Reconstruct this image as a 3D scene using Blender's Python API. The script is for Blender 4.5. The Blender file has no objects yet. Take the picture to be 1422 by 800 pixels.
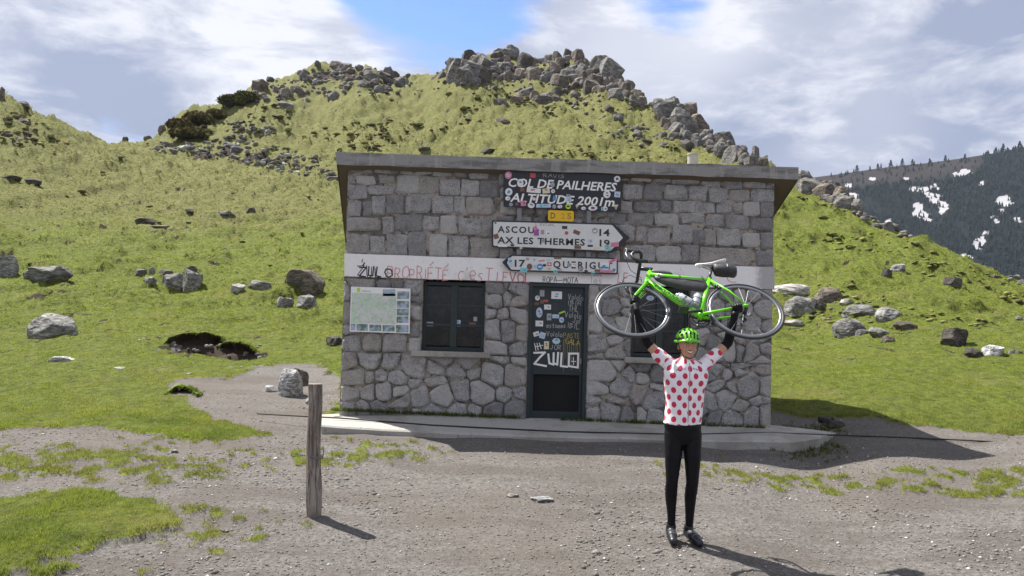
import bpy, bmesh, math, random
import numpy as np
from mathutils import Vector, Matrix, Euler
random.seed(7); rng = np.random.default_rng(11)
S = bpy.context.scene; COL = S.collection
R = math.radians
# ------------------------------------------------------------------ camera
CAMZ = 1.95; FPX = 1050.0; PITCH = R(2.0); ROLL = R(1.6)
cf = Vector((0, math.cos(PITCH), math.sin(PITCH)))
cr0 = Vector((1, 0, 0)); cu0 = cr0.cross(cf)
cr = cr0*math.cos(ROLL) + cu0*math.sin(ROLL)
cu = cu0*math.cos(ROLL) - cr0*math.sin(ROLL)
cam = bpy.data.cameras.new('camera'); co = bpy.data.objects.new('camera', cam); COL.objects.link(co)
co.matrix_world = Matrix(((cr.x, cu.x, -cf.x, 0), (cr.y, cu.y, -cf.y, 0), (cr.z, cu.z, -cf.z, CAMZ), (0, 0, 0, 1)))
cam.sensor_width = 36; cam.lens = 36*FPX/1422; cam.clip_end = 9000; cam.clip_start = .05
S.camera = co
def ray(u, v):
    return cf + cr*((u-711)/FPX) + cu*((400-v)/FPX)
def P(u, v, D):                      # the place at distance D (metres, world Y) seen at photo pixel u, v
    r = ray(u, v); t = D/r.y
    return Vector((r.x*t, D, CAMZ + r.z*t))
# ------------------------------------------------------------------ sky, sun, exposure
SUN = Vector((-0.51, 0.39, 1.0)).normalized()
W = bpy.data.worlds.new('World'); S.world = W; W.use_nodes = True
nt = W.node_tree; nt.nodes.clear()
def N(nt, typ, **kw):
    n = nt.nodes.new(typ)
    ins = kw.pop('ins', {})
    for k, v in kw.items(): setattr(n, k, v)
    for k, v in ins.items():
        s = n.inputs[k]
        if isinstance(v, bpy.types.NodeSocket): nt.links.new(v, s)
        else: s.default_value = v
    return n
def M_(nt, op, a, b=None, c=None, clamp=False):
    n = nt.nodes.new('ShaderNodeMath'); n.operation = op; n.use_clamp = clamp
    for i, x in enumerate((a, b, c)):
        if x is None: continue
        if isinstance(x, bpy.types.NodeSocket): nt.links.new(x, n.inputs[i])
        else: n.inputs[i].default_value = x
    return n.outputs[0]
def V_(nt, op, a, b=None):
    n = nt.nodes.new('ShaderNodeVectorMath'); n.operation = op
    for i, x in enumerate((a, b)):
        if x is None: continue
        if isinstance(x, bpy.types.NodeSocket): nt.links.new(x, n.inputs[i])
        else: n.inputs[i].default_value = x
    return n.outputs['Value'] if op in ('LENGTH', 'DOT_PRODUCT', 'DISTANCE') else n.outputs[0]
def MR(nt, x, a, b, c=0.0, d=1.0, smooth=True):
    n = nt.nodes.new('ShaderNodeMapRange'); n.interpolation_type = 'SMOOTHSTEP' if smooth else 'LINEAR'
    nt.links.new(x, n.inputs[0])
    for i, k in enumerate((a, b, c, d)): n.inputs[i+1].default_value = k
    return n.outputs[0]
def C4(c): return (c[0], c[1], c[2], 1)
def MIX(nt, f, a, b, blend='MIX'):
    n = nt.nodes.new('ShaderNodeMix'); n.data_type = 'RGBA'; n.blend_type = blend
    for i, x in ((0, f), (6, a), (7, b)):
        if isinstance(x, bpy.types.NodeSocket): nt.links.new(x, n.inputs[i])
        else: n.inputs[i].default_value = x if i == 0 else C4(x)
    return n.outputs[2]
def NOISE(nt, vec, scale, detail=6, rough=.55, dist=0.0):
    return N(nt, 'ShaderNodeTexNoise', ins={'Vector': vec, 'Scale': scale, 'Detail': detail, 'Roughness': rough, 'Distortion': dist}).outputs['Fac']
sky = N(nt, 'ShaderNodeTexSky', sky_type='NISHITA', sun_disc=False, sun_elevation=math.asin(SUN.z),
        sun_rotation=math.atan2(SUN.x, SUN.y), altitude=2000, air_density=1.0, dust_density=.6)
dv = N(nt, 'ShaderNodeTexCoord').outputs['Generated']
sep = N(nt, 'ShaderNodeSeparateXYZ', ins={0: dv})
hz = M_(nt, 'ADD', M_(nt, 'MAXIMUM', sep.outputs[2], 0.0), .55)
pl = N(nt, 'ShaderNodeCombineXYZ', ins={0: M_(nt, 'DIVIDE', sep.outputs[0], hz), 1: M_(nt, 'DIVIDE', sep.outputs[1], hz), 2: M_(nt, 'MULTIPLY', sep.outputs[2], 2.6)}).outputs[0]
n1 = NOISE(nt, V_(nt, 'ADD', pl, (3.1, 1.7, .4)), 2.1, 12, .56, .25)
n2 = NOISE(nt, V_(nt, 'ADD', pl, (7.7, 2.2, .9)), 1.35, 9, .55, .3)
n3 = NOISE(nt, V_(nt, 'ADD', pl, (1.4, 9.0, 3.3)), 5.5, 12, .6, .3)
def hole(u, v, wdt, amp):
    d = ray(u, v).normalized()
    dist = V_(nt, 'DISTANCE', dv, tuple(d))
    return MR(nt, dist, 0.0, wdt, amp, 0.0)
holes = M_(nt, 'ADD', M_(nt, 'ADD', hole(640, -40, .21, .48), hole(930, -15, .13, .34)), hole(500, -30, .10, .20))
cov = MR(nt, M_(nt, 'SUBTRACT', M_(nt, 'ADD', n1, .17), holes), .40, .56)
shade = MR(nt, M_(nt, 'ADD', M_(nt, 'MULTIPLY', n2, .50), M_(nt, 'MULTIPLY', n3, .50)), .42, .585)
shade = M_(nt, 'ADD', shade, M_(nt, 'ADD', hole(170, 60, .26, .22), M_(nt, 'ADD', hole(870, 70, .20, .60), M_(nt, 'ADD', M_(nt, 'ADD', hole(1190, 90, .17, .42), M_(nt, 'ADD', hole(1010, 45, .12, .45), hole(1130, 240, .14, .30))), hole(480, 40, .22, .45)))), clamp=True)
shade = M_(nt, 'SUBTRACT', shade, M_(nt, 'ADD', hole(150, 130, .12, .40), M_(nt, 'ADD', hole(1120, 165, .13, .30), hole(1360, 10, .16, .40))), clamp=True)
ccol = MIX(nt, shade, (1.55, 1.80, 2.52), (4.0, 4.05, 4.4))
blue = MIX(nt, 1.0, sky.outputs[0], (.70, .82, 1.0), 'MULTIPLY')
bg = N(nt, 'ShaderNodeBackground', ins={'Color': MIX(nt, cov, blue, ccol), 'Strength': .105})
N(nt, 'ShaderNodeOutputWorld', ins={0: bg.outputs[0]})
sl = bpy.data.lights.new('sun', 'SUN'); sl.energy = 4.9; sl.angle = R(.5); sl.color = (1, .95, .87)
so = bpy.data.objects.new('sun', sl); COL.objects.link(so); so.rotation_euler = (-SUN).to_track_quat('-Z', 'Y').to_euler(); so.location = (-20, 20, 40)
S.view_settings.view_transform = 'Standard'; S.view_settings.look = 'None'; S.view_settings.exposure = 1.12; S.view_settings.gamma = 1
S.view_settings.use_curve_mapping = False
try: S.cycles.max_bounces = 6
except Exception: pass
# ------------------------------------------------------------------ numpy helpers
def vnoise(x, y, seed=0):
    xi = np.floor(x).astype(np.int64); yi = np.floor(y).astype(np.int64)
    fx = x-xi; fy = y-yi; fx = fx*fx*(3-2*fx); fy = fy*fy*(3-2*fy)
    def h(a, b):
        k = (a*374761393 + b*668265263 + seed*1442695041) & 0xffffffff
        k = ((k ^ (k >> 13))*1274126177) & 0xffffffff
        return ((k ^ (k >> 16)) & 0xffffff)/float(0xffffff)
    return (h(xi, yi)*(1-fx)+h(xi+1, yi)*fx)*(1-fy)+(h(xi, yi+1)*(1-fx)+h(xi+1, yi+1)*fx)*fy
def fbm(x, y, seed=0, o=4):
    t = 0; a = .5; s = 0
    for i in range(o):
        t = t+a*vnoise(x*2**i, y*2**i, seed+i*17); s += a; a *= .5
    return t/s
def sst(x, a, b):
    t = np.clip((x-a)/(b-a), 0, 1); return t*t*(3-2*t)
class TPS:
    def __init__(s, pts, vals, lam=1e-4):
        p = np.array(pts, float); n = len(p); s.p = p
        K = s.k(np.linalg.norm(p[:, None]-p[None], axis=2)) + lam*np.eye(n)
        Q = np.hstack([np.ones((n, 1)), p]); A = np.zeros((n+3, n+3))
        A[:n, :n] = K; A[:n, n:] = Q; A[n:, :n] = Q.T
        s.w = np.linalg.solve(A, np.concatenate([vals, np.zeros(3)]))
    @staticmethod
    def k(r): return np.where(r > 1e-9, r*r*np.log(np.maximum(r, 1e-9)), 0)
    def __call__(s, a, b):
        sh = np.shape(a); a = np.ravel(a); b = np.ravel(b); out = np.empty(len(a))
        for i in range(0, len(a), 20000):
            q = np.stack([a[i:i+20000], b[i:i+20000]], 1)
            r = np.sqrt(((q[:, None]-s.p[None])**2).sum(2))
            out[i:i+20000] = s.k(r)@s.w[:-3] + s.w[-3] + q@s.w[-2:]
        return out.reshape(sh)
# ------------------------------------------------------------------ terrain height
KA = 4.0
ctl = []; val = []
def cw(x, y, z): ctl.append((KA*x/y, math.log(y))); val.append((z-CAMZ)/y)
def cp(u, v, d): p = P(u, v, d); cw(p.x, p.y, p.z)
for a in (-1.0, -.6, -.3, 0, .3, .6, 1.0):
    for d, z in ((2.5, -.08), (4, -.04), (5.5, 0.0), (6.4, .036), (7.4, .07), (8.8, .11)):
        cw(a*d, d, z)
for x in (-2.6, -1, 1, 3, 4.2): cw(x, 10.6, .19 if x < 1 else .19-.03*(x-1)); cw(x, 12.2, .30)
cp(0, 600, 10.6); cp(180, 600, 10.7); cp(360, 600, 10.7); cp(-300, 600, 10.6)
cols = {
 -300: [(500, 17), (400, 27), (300, 42), (200, 60), (110, 80), (60, 95)],
 0: [(540, 14), (500, 17.5), (450, 23), (400, 30), (350, 38), (300, 49), (250, 60), (200, 74), (137, 95)],
 90: [(500, 17), (400, 30), (300, 52), (230, 74), (172, 100)],
 180: [(540, 14), (500, 17), (450, 23), (400, 30), (350, 40), (300, 54), (250, 76), (198, 108)],
 240: [(500, 17), (400, 30), (300, 56), (250, 78), (215, 100), (165, 140)],
 300: [(540, 14.3), (500, 17.5), (400, 31), (300, 56), (240, 88), (205, 108), (148, 142)],
 340: [(220, 98), (127, 146)],
 440: [(560, 13.2), (500, 18), (400, 32), (320, 50), (240, 84), (200, 104), (150, 130), (92, 150)],
 510: [(95, 149)],
 580: [(350, 42), (250, 78), (200, 100), (150, 124), (106, 144)],
 640: [(200, 98), (84, 142)],
 700: [(450, 22), (350, 40), (250, 72), (200, 94), (150, 114), (115, 128), (76, 142)],
 800: [(400, 30), (300, 55), (200, 89), (150, 108), (120, 122), (79, 138)],
 850: [(102, 130)],
 890: [(450, 22), (300, 52), (215, 82), (180, 97), (138, 118)],
 950: [(300, 48), (225, 77), (200, 88), (162, 104)],
 1010: [(450, 22), (350, 38), (260, 60), (225, 74), (207, 85)],
 1070: [(300, 48), (250, 62), (233, 74)],
 1110: [(560, 13.6), (500, 18.5), (440, 26), (380, 35), (300, 50), (250, 65)],
 1160: [(274, 61)],
 1200: [(560, 13), (500, 17.8), (440, 24), (380, 33), (320, 47), (297, 57)],
 1290: [(580, 12), (500, 17), (440, 23), (380, 34), (338, 50)],
 1350: [(367, 45)],
 1422: [(605, 10.8), (560, 12.5), (500, 16.5), (440, 24), (405, 35), (390, 41)],
 1720: [(612, 10.8), (500, 17), (455, 24), (440, 36)]}
for u, l in cols.items():
    for v, d in l: cp(u, v, d)
    v, d = l[-1]; cp(u, v+24, d*1.14); cp(u, v+100, d*1.6); cp(u, v+190, d*2.3)
tps = TPS(ctl, np.array(val), 2e-4)
def P2(l): return [P(*q) for q in l]
def hbase(x, y):
    x = np.asarray(x, float); y = np.asarray(y, float)
    d = np.maximum(y, 2.5); a = np.clip(x/d, -1.05, 1.05)
    z = CAMZ + tps(a*KA, np.log(np.minimum(d, 330)))*np.minimum(d, 330)
    far = sst(d, 230, 420)
    return z*(1-far) + (-70)*far
hollows = []       # (x, y, rx, ry, depth)
def height(x, y):
    x = np.asarray(x, float); y = np.asarray(y, float)
    z = hbase(x, y)
    hill = sst(y, 13, 34)
    near = sst(y, 8.5, 12)*(1-sst(y, 300, 400))
    und = (fbm(x*.22, y*.16, 3, 3)-.5)*1.0*hill + (fbm(x*.9, y*.55, 5, 4)-.5)*(.42*hill+.08*near)
    m2 = fbm(x*.75+40, y*.62+8, 25, 4); und = und+sst(m2, .56, .66)*.30*hill*sst(y, 14, 26) + np.abs(fbm(x*1.7, y*1.1, 29, 3)-.5)*-.35*hill
    big = (fbm(x*.06, y*.05, 9, 3)-.5)*3.0*sst(y, 55, 100)
    # small broken turf steps: a ridge profile that drops towards the viewer
    q = fbm(x*.5+3, y*.42, 21, 4); step = sst(q, .54, .62)
    bump = step*.26*hill
    z = z+und*.8+big*.55+bump-.26*hill + (fbm(x*.34+7, y*.30, 35, 3)-.5)*1.5*sst(y, 62, 100) + sst(fbm(x*.8+3, y*.7, 37, 3), .52, .62)*.45*sst(y, 55, 85) + (fbm(x*2.2, y*2.2, 31, 3)-.5)*.035
    for hx, hy, rx, ry, dp in hollows:
        rr = ((x-hx)/rx)**2+((y-hy)/ry)**2
        back = sst((y-hy)/ry, .30, .75)
        z = z - dp*np.exp(-rr*1.4)*(1-back)
    return z
def ground_at(u, v, hf=height, lo=3, hi=215):
    d = np.exp(np.linspace(math.log(lo), math.log(hi), 700)); r = ray(u, v)
    x = r.x/r.y*d; zr = CAMZ+r.z/r.y*d; diff = (hf(x, d)-zr)/d
    i = np.argmax(diff > 0)
    if diff[i] <= 0: i = int(np.argmax(diff))
    return Vector((float(x[i]), float(d[i]), float(hf(x[i:i+1], d[i:i+1])[0])))
for u, v, rx, ry, dp in ((268, 480, .75, .9, .55), (336, 492, .5, .7, .45)):
    p = ground_at(u, v, hbase); hollows.append((p.x, p.y+.1, rx, ry, dp))
# ------------------------------------------------------------------ materials
def new_mat(name):
    m = bpy.data.materials.new(name); m.use_nodes = True; t = m.node_tree; t.nodes.clear()
    b = t.nodes.new('ShaderNodeBsdfPrincipled'); o = t.nodes.new('ShaderNodeOutputMaterial'); t.links.new(b.outputs[0], o.inputs[0])
    return m, t, b
def setc(t, b, col, name='Base Color'):
    if isinstance(col, bpy.types.NodeSocket): t.links.new(col, b.inputs[name])
    else: b.inputs[name].default_value = C4(col) if isinstance(col, tuple) else col
def bump(t, b, h, strength=.4, dist=.01):
    n = N(t, 'ShaderNodeBump', ins={'Strength': strength, 'Distance': dist, 'Height': h}); t.links.new(n.outputs[0], b.inputs['Normal'])
def simple(name, col, rough=.6, metal=0.0, var=.12, scale=30, bmp=0.0, bd=.003, spec=.5):
    m, t, b = new_mat(name)
    oc = N(t, 'ShaderNodeTexCoord').outputs['Object']; n = NOISE(t, oc, scale, 5)
    dark = tuple(c*(1-var) for c in col); lite = tuple(min(1, c*(1+var)) for c in col)
    setc(t, b, MIX(t, n, dark, lite)); b.inputs['Roughness'].default_value = rough; b.inputs['Metallic'].default_value = metal
    b.inputs['Specular IOR Level'].default_value = spec
    if bmp: bump(t, b, n, bmp, bd)
    return m
def attr(t, n): return N(t, 'ShaderNodeAttribute', attribute_name=n)
MAT = {}
# ground
m, t, b = new_mat('terrain'); MAT['terrain'] = m
oc = N(t, 'ShaderNodeTexCoord').outputs['Object']
A = attr(t, 'zones').outputs['Color']; sp = N(t, 'ShaderNodeSeparateColor', ins={0: A})
ga, soil, lush = sp.outputs[0], sp.outputs[1], sp.outputs[2]
nf = NOISE(t, oc, 26, 8, .7); nm = NOISE(t, oc, 2.2, 6, .6); nl = NOISE(t, oc, .25, 5, .6); nff = NOISE(t, oc, 90, 4, .7)
ng = NOISE(t, V_(t, 'MULTIPLY', oc, (1.0, .6, 1.0)), 7, 6, .7)
grav = MIX(t, MR(t, nf, .35, .68), (.090, .084, .079), (.196, .184, .174))
grav = MIX(t, MR(t, NOISE(t, V_(t, 'MULTIPLY', oc, (.5, 1.6, 1)), 1.1, 7, .65), .44, .60, 0, .55), grav, (.085, .074, .064))
grav = MIX(t, MR(t, nl, .42, .62), grav, MIX(t, .50, grav, (.122, .106, .093)))
vo = N(t, 'ShaderNodeTexVoronoi', ins={'Vector': oc, 'Scale': 42.0, 'Randomness': 1.0}); 
peb = MR(t, M_(t, 'ADD', vo.outputs['Distance'], M_(t, 'MULTIPLY', nm, .25)), .22, .34, 1, 0)
grav = MIX(t, M_(t, 'MULTIPLY', peb, .45), grav, (.27, .262, .252))
gold = MIX(t, nm, (.142, .150, .046), (.205, .200, .072))
glush = MIX(t, ng, (.108, .142, .020), (.180, .212, .034))
gr = MIX(t, MR(t, M_(t, 'ADD', lush, M_(t, 'MULTIPLY', M_(t, 'SUBTRACT', nl, .5), 1.1)), .25, .75), gold, glush)
gr = MIX(t, MR(t, ng, .34, .62), MIX(t, .62, gr, (.040, .050, .014)), gr)
gr = MIX(t, MR(t, NOISE(t, oc, 14, 6, .75), .52, .66, 0, .40), gr, (.24, .225, .10))
gr = MIX(t, MR(t, NOISE(t, V_(t, 'MULTIPLY', oc, (1, .5, 1)), 1.6, 9, .78), .50, .64, 0, .35), gr, (.085, .095, .030))
gr = MIX(t, MR(t, NOISE(t, oc, .55, 7, .7), .55, .64, 0, .35), gr, (.20, .165, .075))
so_ = MIX(t, nf, (.022, .016, .011), (.062, .046, .033))
g1 = MIX(t, MR(t, M_(t, 'ADD', ga, M_(t, 'MULTIPLY', M_(t, 'SUBTRACT', nf, .5), .5)), .42, .58), grav, gr)
g2 = MIX(t, MR(t, M_(t, 'ADD', soil, M_(t, 'MULTIPLY', M_(t, 'SUBTRACT', nf, .5), .5)), .40, .60), g1, so_)
setc(t, b, g2); b.inputs['Roughness'].default_value = .95; b.inputs['Specular IOR Level'].default_value = .15
hh = M_(t, 'ADD', M_(t, 'MULTIPLY', nf, .6), M_(t, 'ADD', M_(t, 'MULTIPLY', nff, .25), M_(t, 'MULTIPLY', peb, .3)))
b1 = N(t, 'ShaderNodeBump', ins={'Strength': .9, 'Distance': .035, 'Height': hh})
hfar = NOISE(t, V_(t, 'MULTIPLY', oc, (1.0, .8, 1.0)), 2.6, 8, .72)
b2 = N(t, 'ShaderNodeBump', ins={'Strength': M_(t, 'MULTIPLY', ga, .9), 'Distance': .32, 'Height': hfar, 'Normal': b1.outputs[0]}); t.links.new(b2.outputs[0], b.inputs['Normal'])
def vcol_mat(name, rough=.9, transl=0.0, spec=.2):
    m, t, b = new_mat(name); c = attr(t, 'tint').outputs['Color']
    setc(t, b, c); b.inputs['Roughness'].default_value = rough; b.inputs['Specular IOR Level'].default_value = spec
    if transl:
        tr = N(t, 'ShaderNodeBsdfTranslucent', ins={0: c}); mx = N(t, 'ShaderNodeMixShader', ins={0: transl, 1: b.outputs[0], 2: tr.outputs[0]})
        t.links.new(mx.outputs[0], [n for n in t.nodes if n.type == 'OUTPUT_MATERIAL'][0].inputs[0])
    MAT[name] = m; return m
vcol_mat('grass_blades', .8, .42, .12); vcol_mat('pebbles', .85); vcol_mat('conifers', .95, 0, .05)
def rock_mat(name, c1, c2, c3, moss=.25):
    m, t, b = new_mat(name); MAT[name] = m
    oc = N(t, 'ShaderNodeTexCoord').outputs['Object']; oi = N(t, 'ShaderNodeObjectInfo').outputs['Random']
    oc = V_(t, 'ADD', oc, N(t, 'ShaderNodeCombineXYZ', ins={0: M_(t, 'MULTIPLY', oi, 37.0), 1: oi, 2: oi}).outputs[0])
    a = NOISE(t, oc, 2.2, 8, .62); f = NOISE(t, oc, 16, 8, .7); cr_ = NOISE(t, V_(t, 'MULTIPLY', oc, (1.2, 1.2, 4)), 3.2, 8, .6, 1.2)
    c = MIX(t, MR(t, a, .34, .66), c1, c2); c = MIX(t, MR(t, f, .50, .70, 0, .6), c, c3)
    c = MIX(t, MR(t, cr_, .46, .53, 0, 1), MIX(t, .62, c, (.04, .035, .03)), c)
    nz = N(t, 'ShaderNodeSeparateXYZ', ins={0: N(t, 'ShaderNodeNewGeometry').outputs['Normal']}).outputs[2]
    c = MIX(t, M_(t, 'MULTIPLY', M_(t, 'MULTIPLY', MR(t, nz, .4, .9), MR(t, a, .45, .6)), moss), c, (.11, .105, .04))
    c = MIX(t, 1.0, c, N(t, 'ShaderNodeHueSaturation', ins={'Value': M_(t, 'ADD', .82, M_(t, 'MULTIPLY', oi, .4)), 'Color': (1, 1, 1, 1)}).outputs[0], 'MULTIPLY')
    setc(t, b, c); b.inputs['Roughness'].default_value = .88; b.inputs['Specular IOR Level'].default_value = .25
    bump(t, b, M_(t, 'ADD', M_(t, 'MULTIPLY', cr_, .8), M_(t, 'MULTIPLY', f, .45)), .9, .10)
rock_mat('rock_grey', (.11, .108, .108), (.245, .235, .225), (.38, .365, .345))
rock_mat('rock_brown', (.12, .10, .085), (.235, .20, .168), (.33, .30, .26))
rock_mat('rock_pale', (.40, .385, .36), (.58, .56, .52), (.66, .64, .60), .1)
rock_mat('rock_light', (.17, .168, .165), (.33, .325, .315), (.45, .44, .425), .12)
rock_mat('rock_white', (.52, .52, .53), (.72, .72, .72), (.30, .30, .31), .05)
rock_mat('rock_dark', (.07, .062, .058), (.14, .125, .11), (.21, .195, .18), .4)
# hut stone
m, t, b = new_mat('granite_block'); MAT['block'] = m
oc = N(t, 'ShaderNodeTexCoord').outputs['Object']; oi = N(t, 'ShaderNodeObjectInfo').outputs['Random']
f = NOISE(t, oc, 70, 6, .75); a = NOISE(t, oc, 7, 6, .6); s_ = NOISE(t, oc, 2.3, 5, .6); pit = NOISE(t, oc, 26, 6, .65)
c = MIX(t, MR(t, f, .33, .67), (.155, .153, .157), (.465, .458, .458))
c = MIX(t, MR(t, a, .47, .62, 0, .55), c, (.44, .435, .425)); c = MIX(t, MR(t, NOISE(t, oc, 4.5, 7, .7), .53, .66, 0, .55), c, (.10, .10, .108)); c = MIX(t, MR(t, M_(t, 'ABSOLUTE', M_(t, 'SUBTRACT', oi, .6)), .02, .10, .35, 0), c, (.30, .25, .20))
c = MIX(t, MR(t, pit, .30, .42, .55, 0), c, (.06, .058, .06))
c = MIX(t, MR(t, s_, .60, .72, 0, .25), c, (.25, .17, .105))
c = MIX(t, MR(t, N(t, 'ShaderNodeHueSaturation').outputs[0] if 0 else oi, .75, 1.0, 0, .35), c, (.46, .45, .45))
c = MIX(t, MR(t, oi, 0, .4, .55, 0), c, (.11, .108, .115)); c = MIX(t, MR(t, oi, .75, 1.0, 0, .35), c, (.50, .48, .45))
setc(t, b, c); b.inputs['Roughness'].default_value = .85; b.inputs['Specular IOR Level'].default_value = .3
bump(t, b, M_(t, 'ADD', M_(t, 'MULTIPLY', pit, .8), M_(t, 'ADD', M_(t, 'MULTIPLY', f, .35), M_(t, 'MULTIPLY', a, 1.2))), 1.0, .03)
m, t, b = new_mat('mortar'); MAT['mortar'] = m
oc = N(t, 'ShaderNodeTexCoord').outputs['Object']
f = NOISE(t, oc, 40, 6, .7); a = NOISE(t, oc, 2.6, 5, .6); r_ = NOISE(t, oc, 6, 4, .6)
c = MIX(t, f, (.24, .21, .178), (.44, .40, .345)); c = MIX(t, MR(t, a, .44, .56, 0, .85), c, (.10, .092, .083)); c = MIX(t, MR(t, NOISE(t, oc, 11, 5, .7), .50, .60, 0, .8), c, (.05, .046, .042)); c = MIX(t, MR(t, r_, .60, .68, 0, .8), c, (.25, .105, .05))  # dark noise mixes paint shadow into the deep joints; rust spots on top
setc(t, b, c); b.inputs['Roughness'].default_value = .95; bump(t, b, f, .9, .02)
m, t, b = new_mat('concrete'); MAT['concrete'] = m
oc = N(t, 'ShaderNodeTexCoord').outputs['Object']
f = NOISE(t, oc, 45, 8, .75); a = NOISE(t, V_(t, 'MULTIPLY', oc, (.6, 1, 3)), 2.5, 6, .65)
c = MIX(t, f, (.19, .188, .185), (.33, .325, .315)); c = MIX(t, MR(t, a, .46, .60, 0, .75), c, (.12, .115, .11)); c = MIX(t, MR(t, NOISE(t, V_(t, 'MULTIPLY', oc, (3, 1, .5)), 2, 6, .7), .54, .60, 0, .5), c, (.36, .355, .34)); c = MIX(t, MR(t, NOISE(t, oc, 12, 5, .7), .62, .70, 0, .8), c, (.09, .08, .075))
setc(t, b, c); b.inputs['Roughness'].default_value = .9; bump(t, b, f, .6, .012)
m, t, b = new_mat('slab_concrete'); MAT['slab'] = m
oc = N(t, 'ShaderNodeTexCoord').outputs['Object']
f = NOISE(t, oc, 38, 8, .75); a = NOISE(t, oc, 1.3, 7, .65)
c = MIX(t, f, (.26, .25, .235), (.42, .405, .38)); c = MIX(t, MR(t, a, .46, .64, 0, .7), c, (.21, .19, .165)); c = MIX(t, MR(t, NOISE(t, oc, 9, 7, .75), .58, .66, 0, .6), c, (.15, .135, .12))
setc(t, b, c); b.inputs['Roughness'].default_value = .92; bump(t, b, f, .7, .012)
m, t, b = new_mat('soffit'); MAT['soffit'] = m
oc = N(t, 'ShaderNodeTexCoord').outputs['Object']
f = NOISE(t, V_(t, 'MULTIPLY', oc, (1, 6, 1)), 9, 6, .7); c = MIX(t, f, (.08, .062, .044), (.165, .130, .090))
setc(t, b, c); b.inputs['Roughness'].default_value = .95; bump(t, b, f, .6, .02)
m, t, b = new_mat('whitewash'); MAT['white_band'] = m
oc = N(t, 'ShaderNodeTexCoord').outputs['Object']
f = NOISE(t, oc, 22, 8, .7); a = NOISE(t, V_(t, 'MULTIPLY', oc, (1, 1, .4)), 3.2, 6, .6)
c = MIX(t, f, (.70, .69, .69), (.86, .85, .85)); c = MIX(t, MR(t, a, .54, .72, 0, .55), c, (.42, .39, .38)); c = MIX(t, MR(t, NOISE(t, oc, 14, 6, .7), .63, .70, 0, .8), c, (.25, .235, .225))
px_ = N(t, 'ShaderNodeSeparateXYZ', ins={0: oc}).outputs[0]
c = MIX(t, M_(t, 'MULTIPLY', MR(t, M_(t, 'ADD', px_, M_(t, 'MULTIPLY', f, .3)), 3.15, 3.3), .85), c, MIX(t, f, (.27, .26, .26), (.40, .39, .39)))
setc(t, b, c); b.inputs['Roughness'].default_value = .8; bump(t, b, f, .5, .008)
MAT['door_green'] = simple('door_green', (.010, .022, .028), .42, 0, .25, 8, .2)
MAT['frame_green'] = simple('frame_green', (.014, .026, .028), .5, 0, .3, 12, .2)
m, t, b = new_mat('dark_glass'); MAT['glass'] = m
oc = N(t, 'ShaderNodeTexCoord').outputs['Object']; n = NOISE(t, oc, 6, 6, .6)
setc(t, b, MIX(t, MR(t, n, .4, .75), (.006, .008, .010), (.028, .030, .033))); b.inputs['Roughness'].default_value = .12; b.inputs['Specular IOR Level'].default_value = .4
MAT['inside'] = simple('interior_shade', (.006, .006, .007), .9)  # near-black colour stands in for the shade of the unlit interior
MAT['sign_black'] = simple('sign_black', (.012, .013, .022), .45, 0, .3, 14)
MAT['sign_white'] = simple('sign_white', (.62, .63, .62), .5, 0, .10, 9)
MAT['sign_yellow'] = simple('sign_yellow', (.72, .44, .01), .5, 0, .12, 20)
MAT['ink_black'] = simple('ink_black', (.022, .022, .028), .6, 0, .4, 40)
MAT['ink_white'] = simple('ink_white', (.78, .78, .76), .6, 0, .08, 40)
MAT['ink_faded'] = simple('ink_faded', (.34, .35, .36), .6, 0, .2, 40)
MAT['ink_red'] = simple('ink_red', (.56, .20, .20), .8, 0, .35, 25)
MAT['ink_teal'] = simple('ink_pale_teal', (.28, .42, .42), .8, 0, .3, 30)
MAT['ink_gold'] = simple('ink_gold', (.34, .27, .06), .7, 0, .3, 30)
MAT['steel'] = simple('galvanised_steel', (.20, .20, .21), .5, .6, .2, 20)
for nme, c in dict(s_white=(.70, .70, .70), s_grey=(.32, .33, .35), s_red=(.50, .06, .06), s_pink=(.60, .20, .32), s_blue=(.05, .24, .50), s_cyan=(.20, .52, .56),
                   s_yellow=(.72, .62, .12), s_lime=(.42, .62, .03), s_black=(.03, .03, .035), s_purple=(.30, .08, .30), s_pale=(.42, .55, .68), s_brown=(.16, .08, .05), s_cream=(.62, .56, .40)).items():
    MAT[nme] = simple(nme, c, .45, 0, .22, 60)
# ------------------------------------------------------------------ object helpers
def tag(o, label=None, cat=None, group=None, kind=None):
    for k, v in (('label', label), ('category', cat), ('group', group), ('kind', kind)):
        if v: o[k] = v
    return o
def empty(name, loc, label=None, cat=None, group=None):
    o = bpy.data.objects.new(name, None); COL.objects.link(o); o.location = loc; o.empty_display_size = .2
    return tag(o, label, cat, group)
ROOTLOC = {}
def link(name, me, parent=None, mats=()):
    o = bpy.data.objects.new(name, me); COL.objects.link(o)
    if parent is not None: o.parent = parent
    for mm in mats:
        if mm.name not in [x.name for x in me.materials if x]: me.materials.append(mm)
    return o
def mesh(name, verts, faces, mat, parent=None, off=None, smooth=False, uv=None):
    me = bpy.data.meshes.new(name)
    if off is not None: verts = [(v[0]-off[0], v[1]-off[1], v[2]-off[2]) for v in verts]
    me.from_pydata([tuple(v) for v in verts], [], [tuple(f) for f in faces]); me.update()
    if smooth: me.polygons.foreach_set('use_smooth', [True]*len(me.polygons))
    return link(name, me, parent, [mat])
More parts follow.
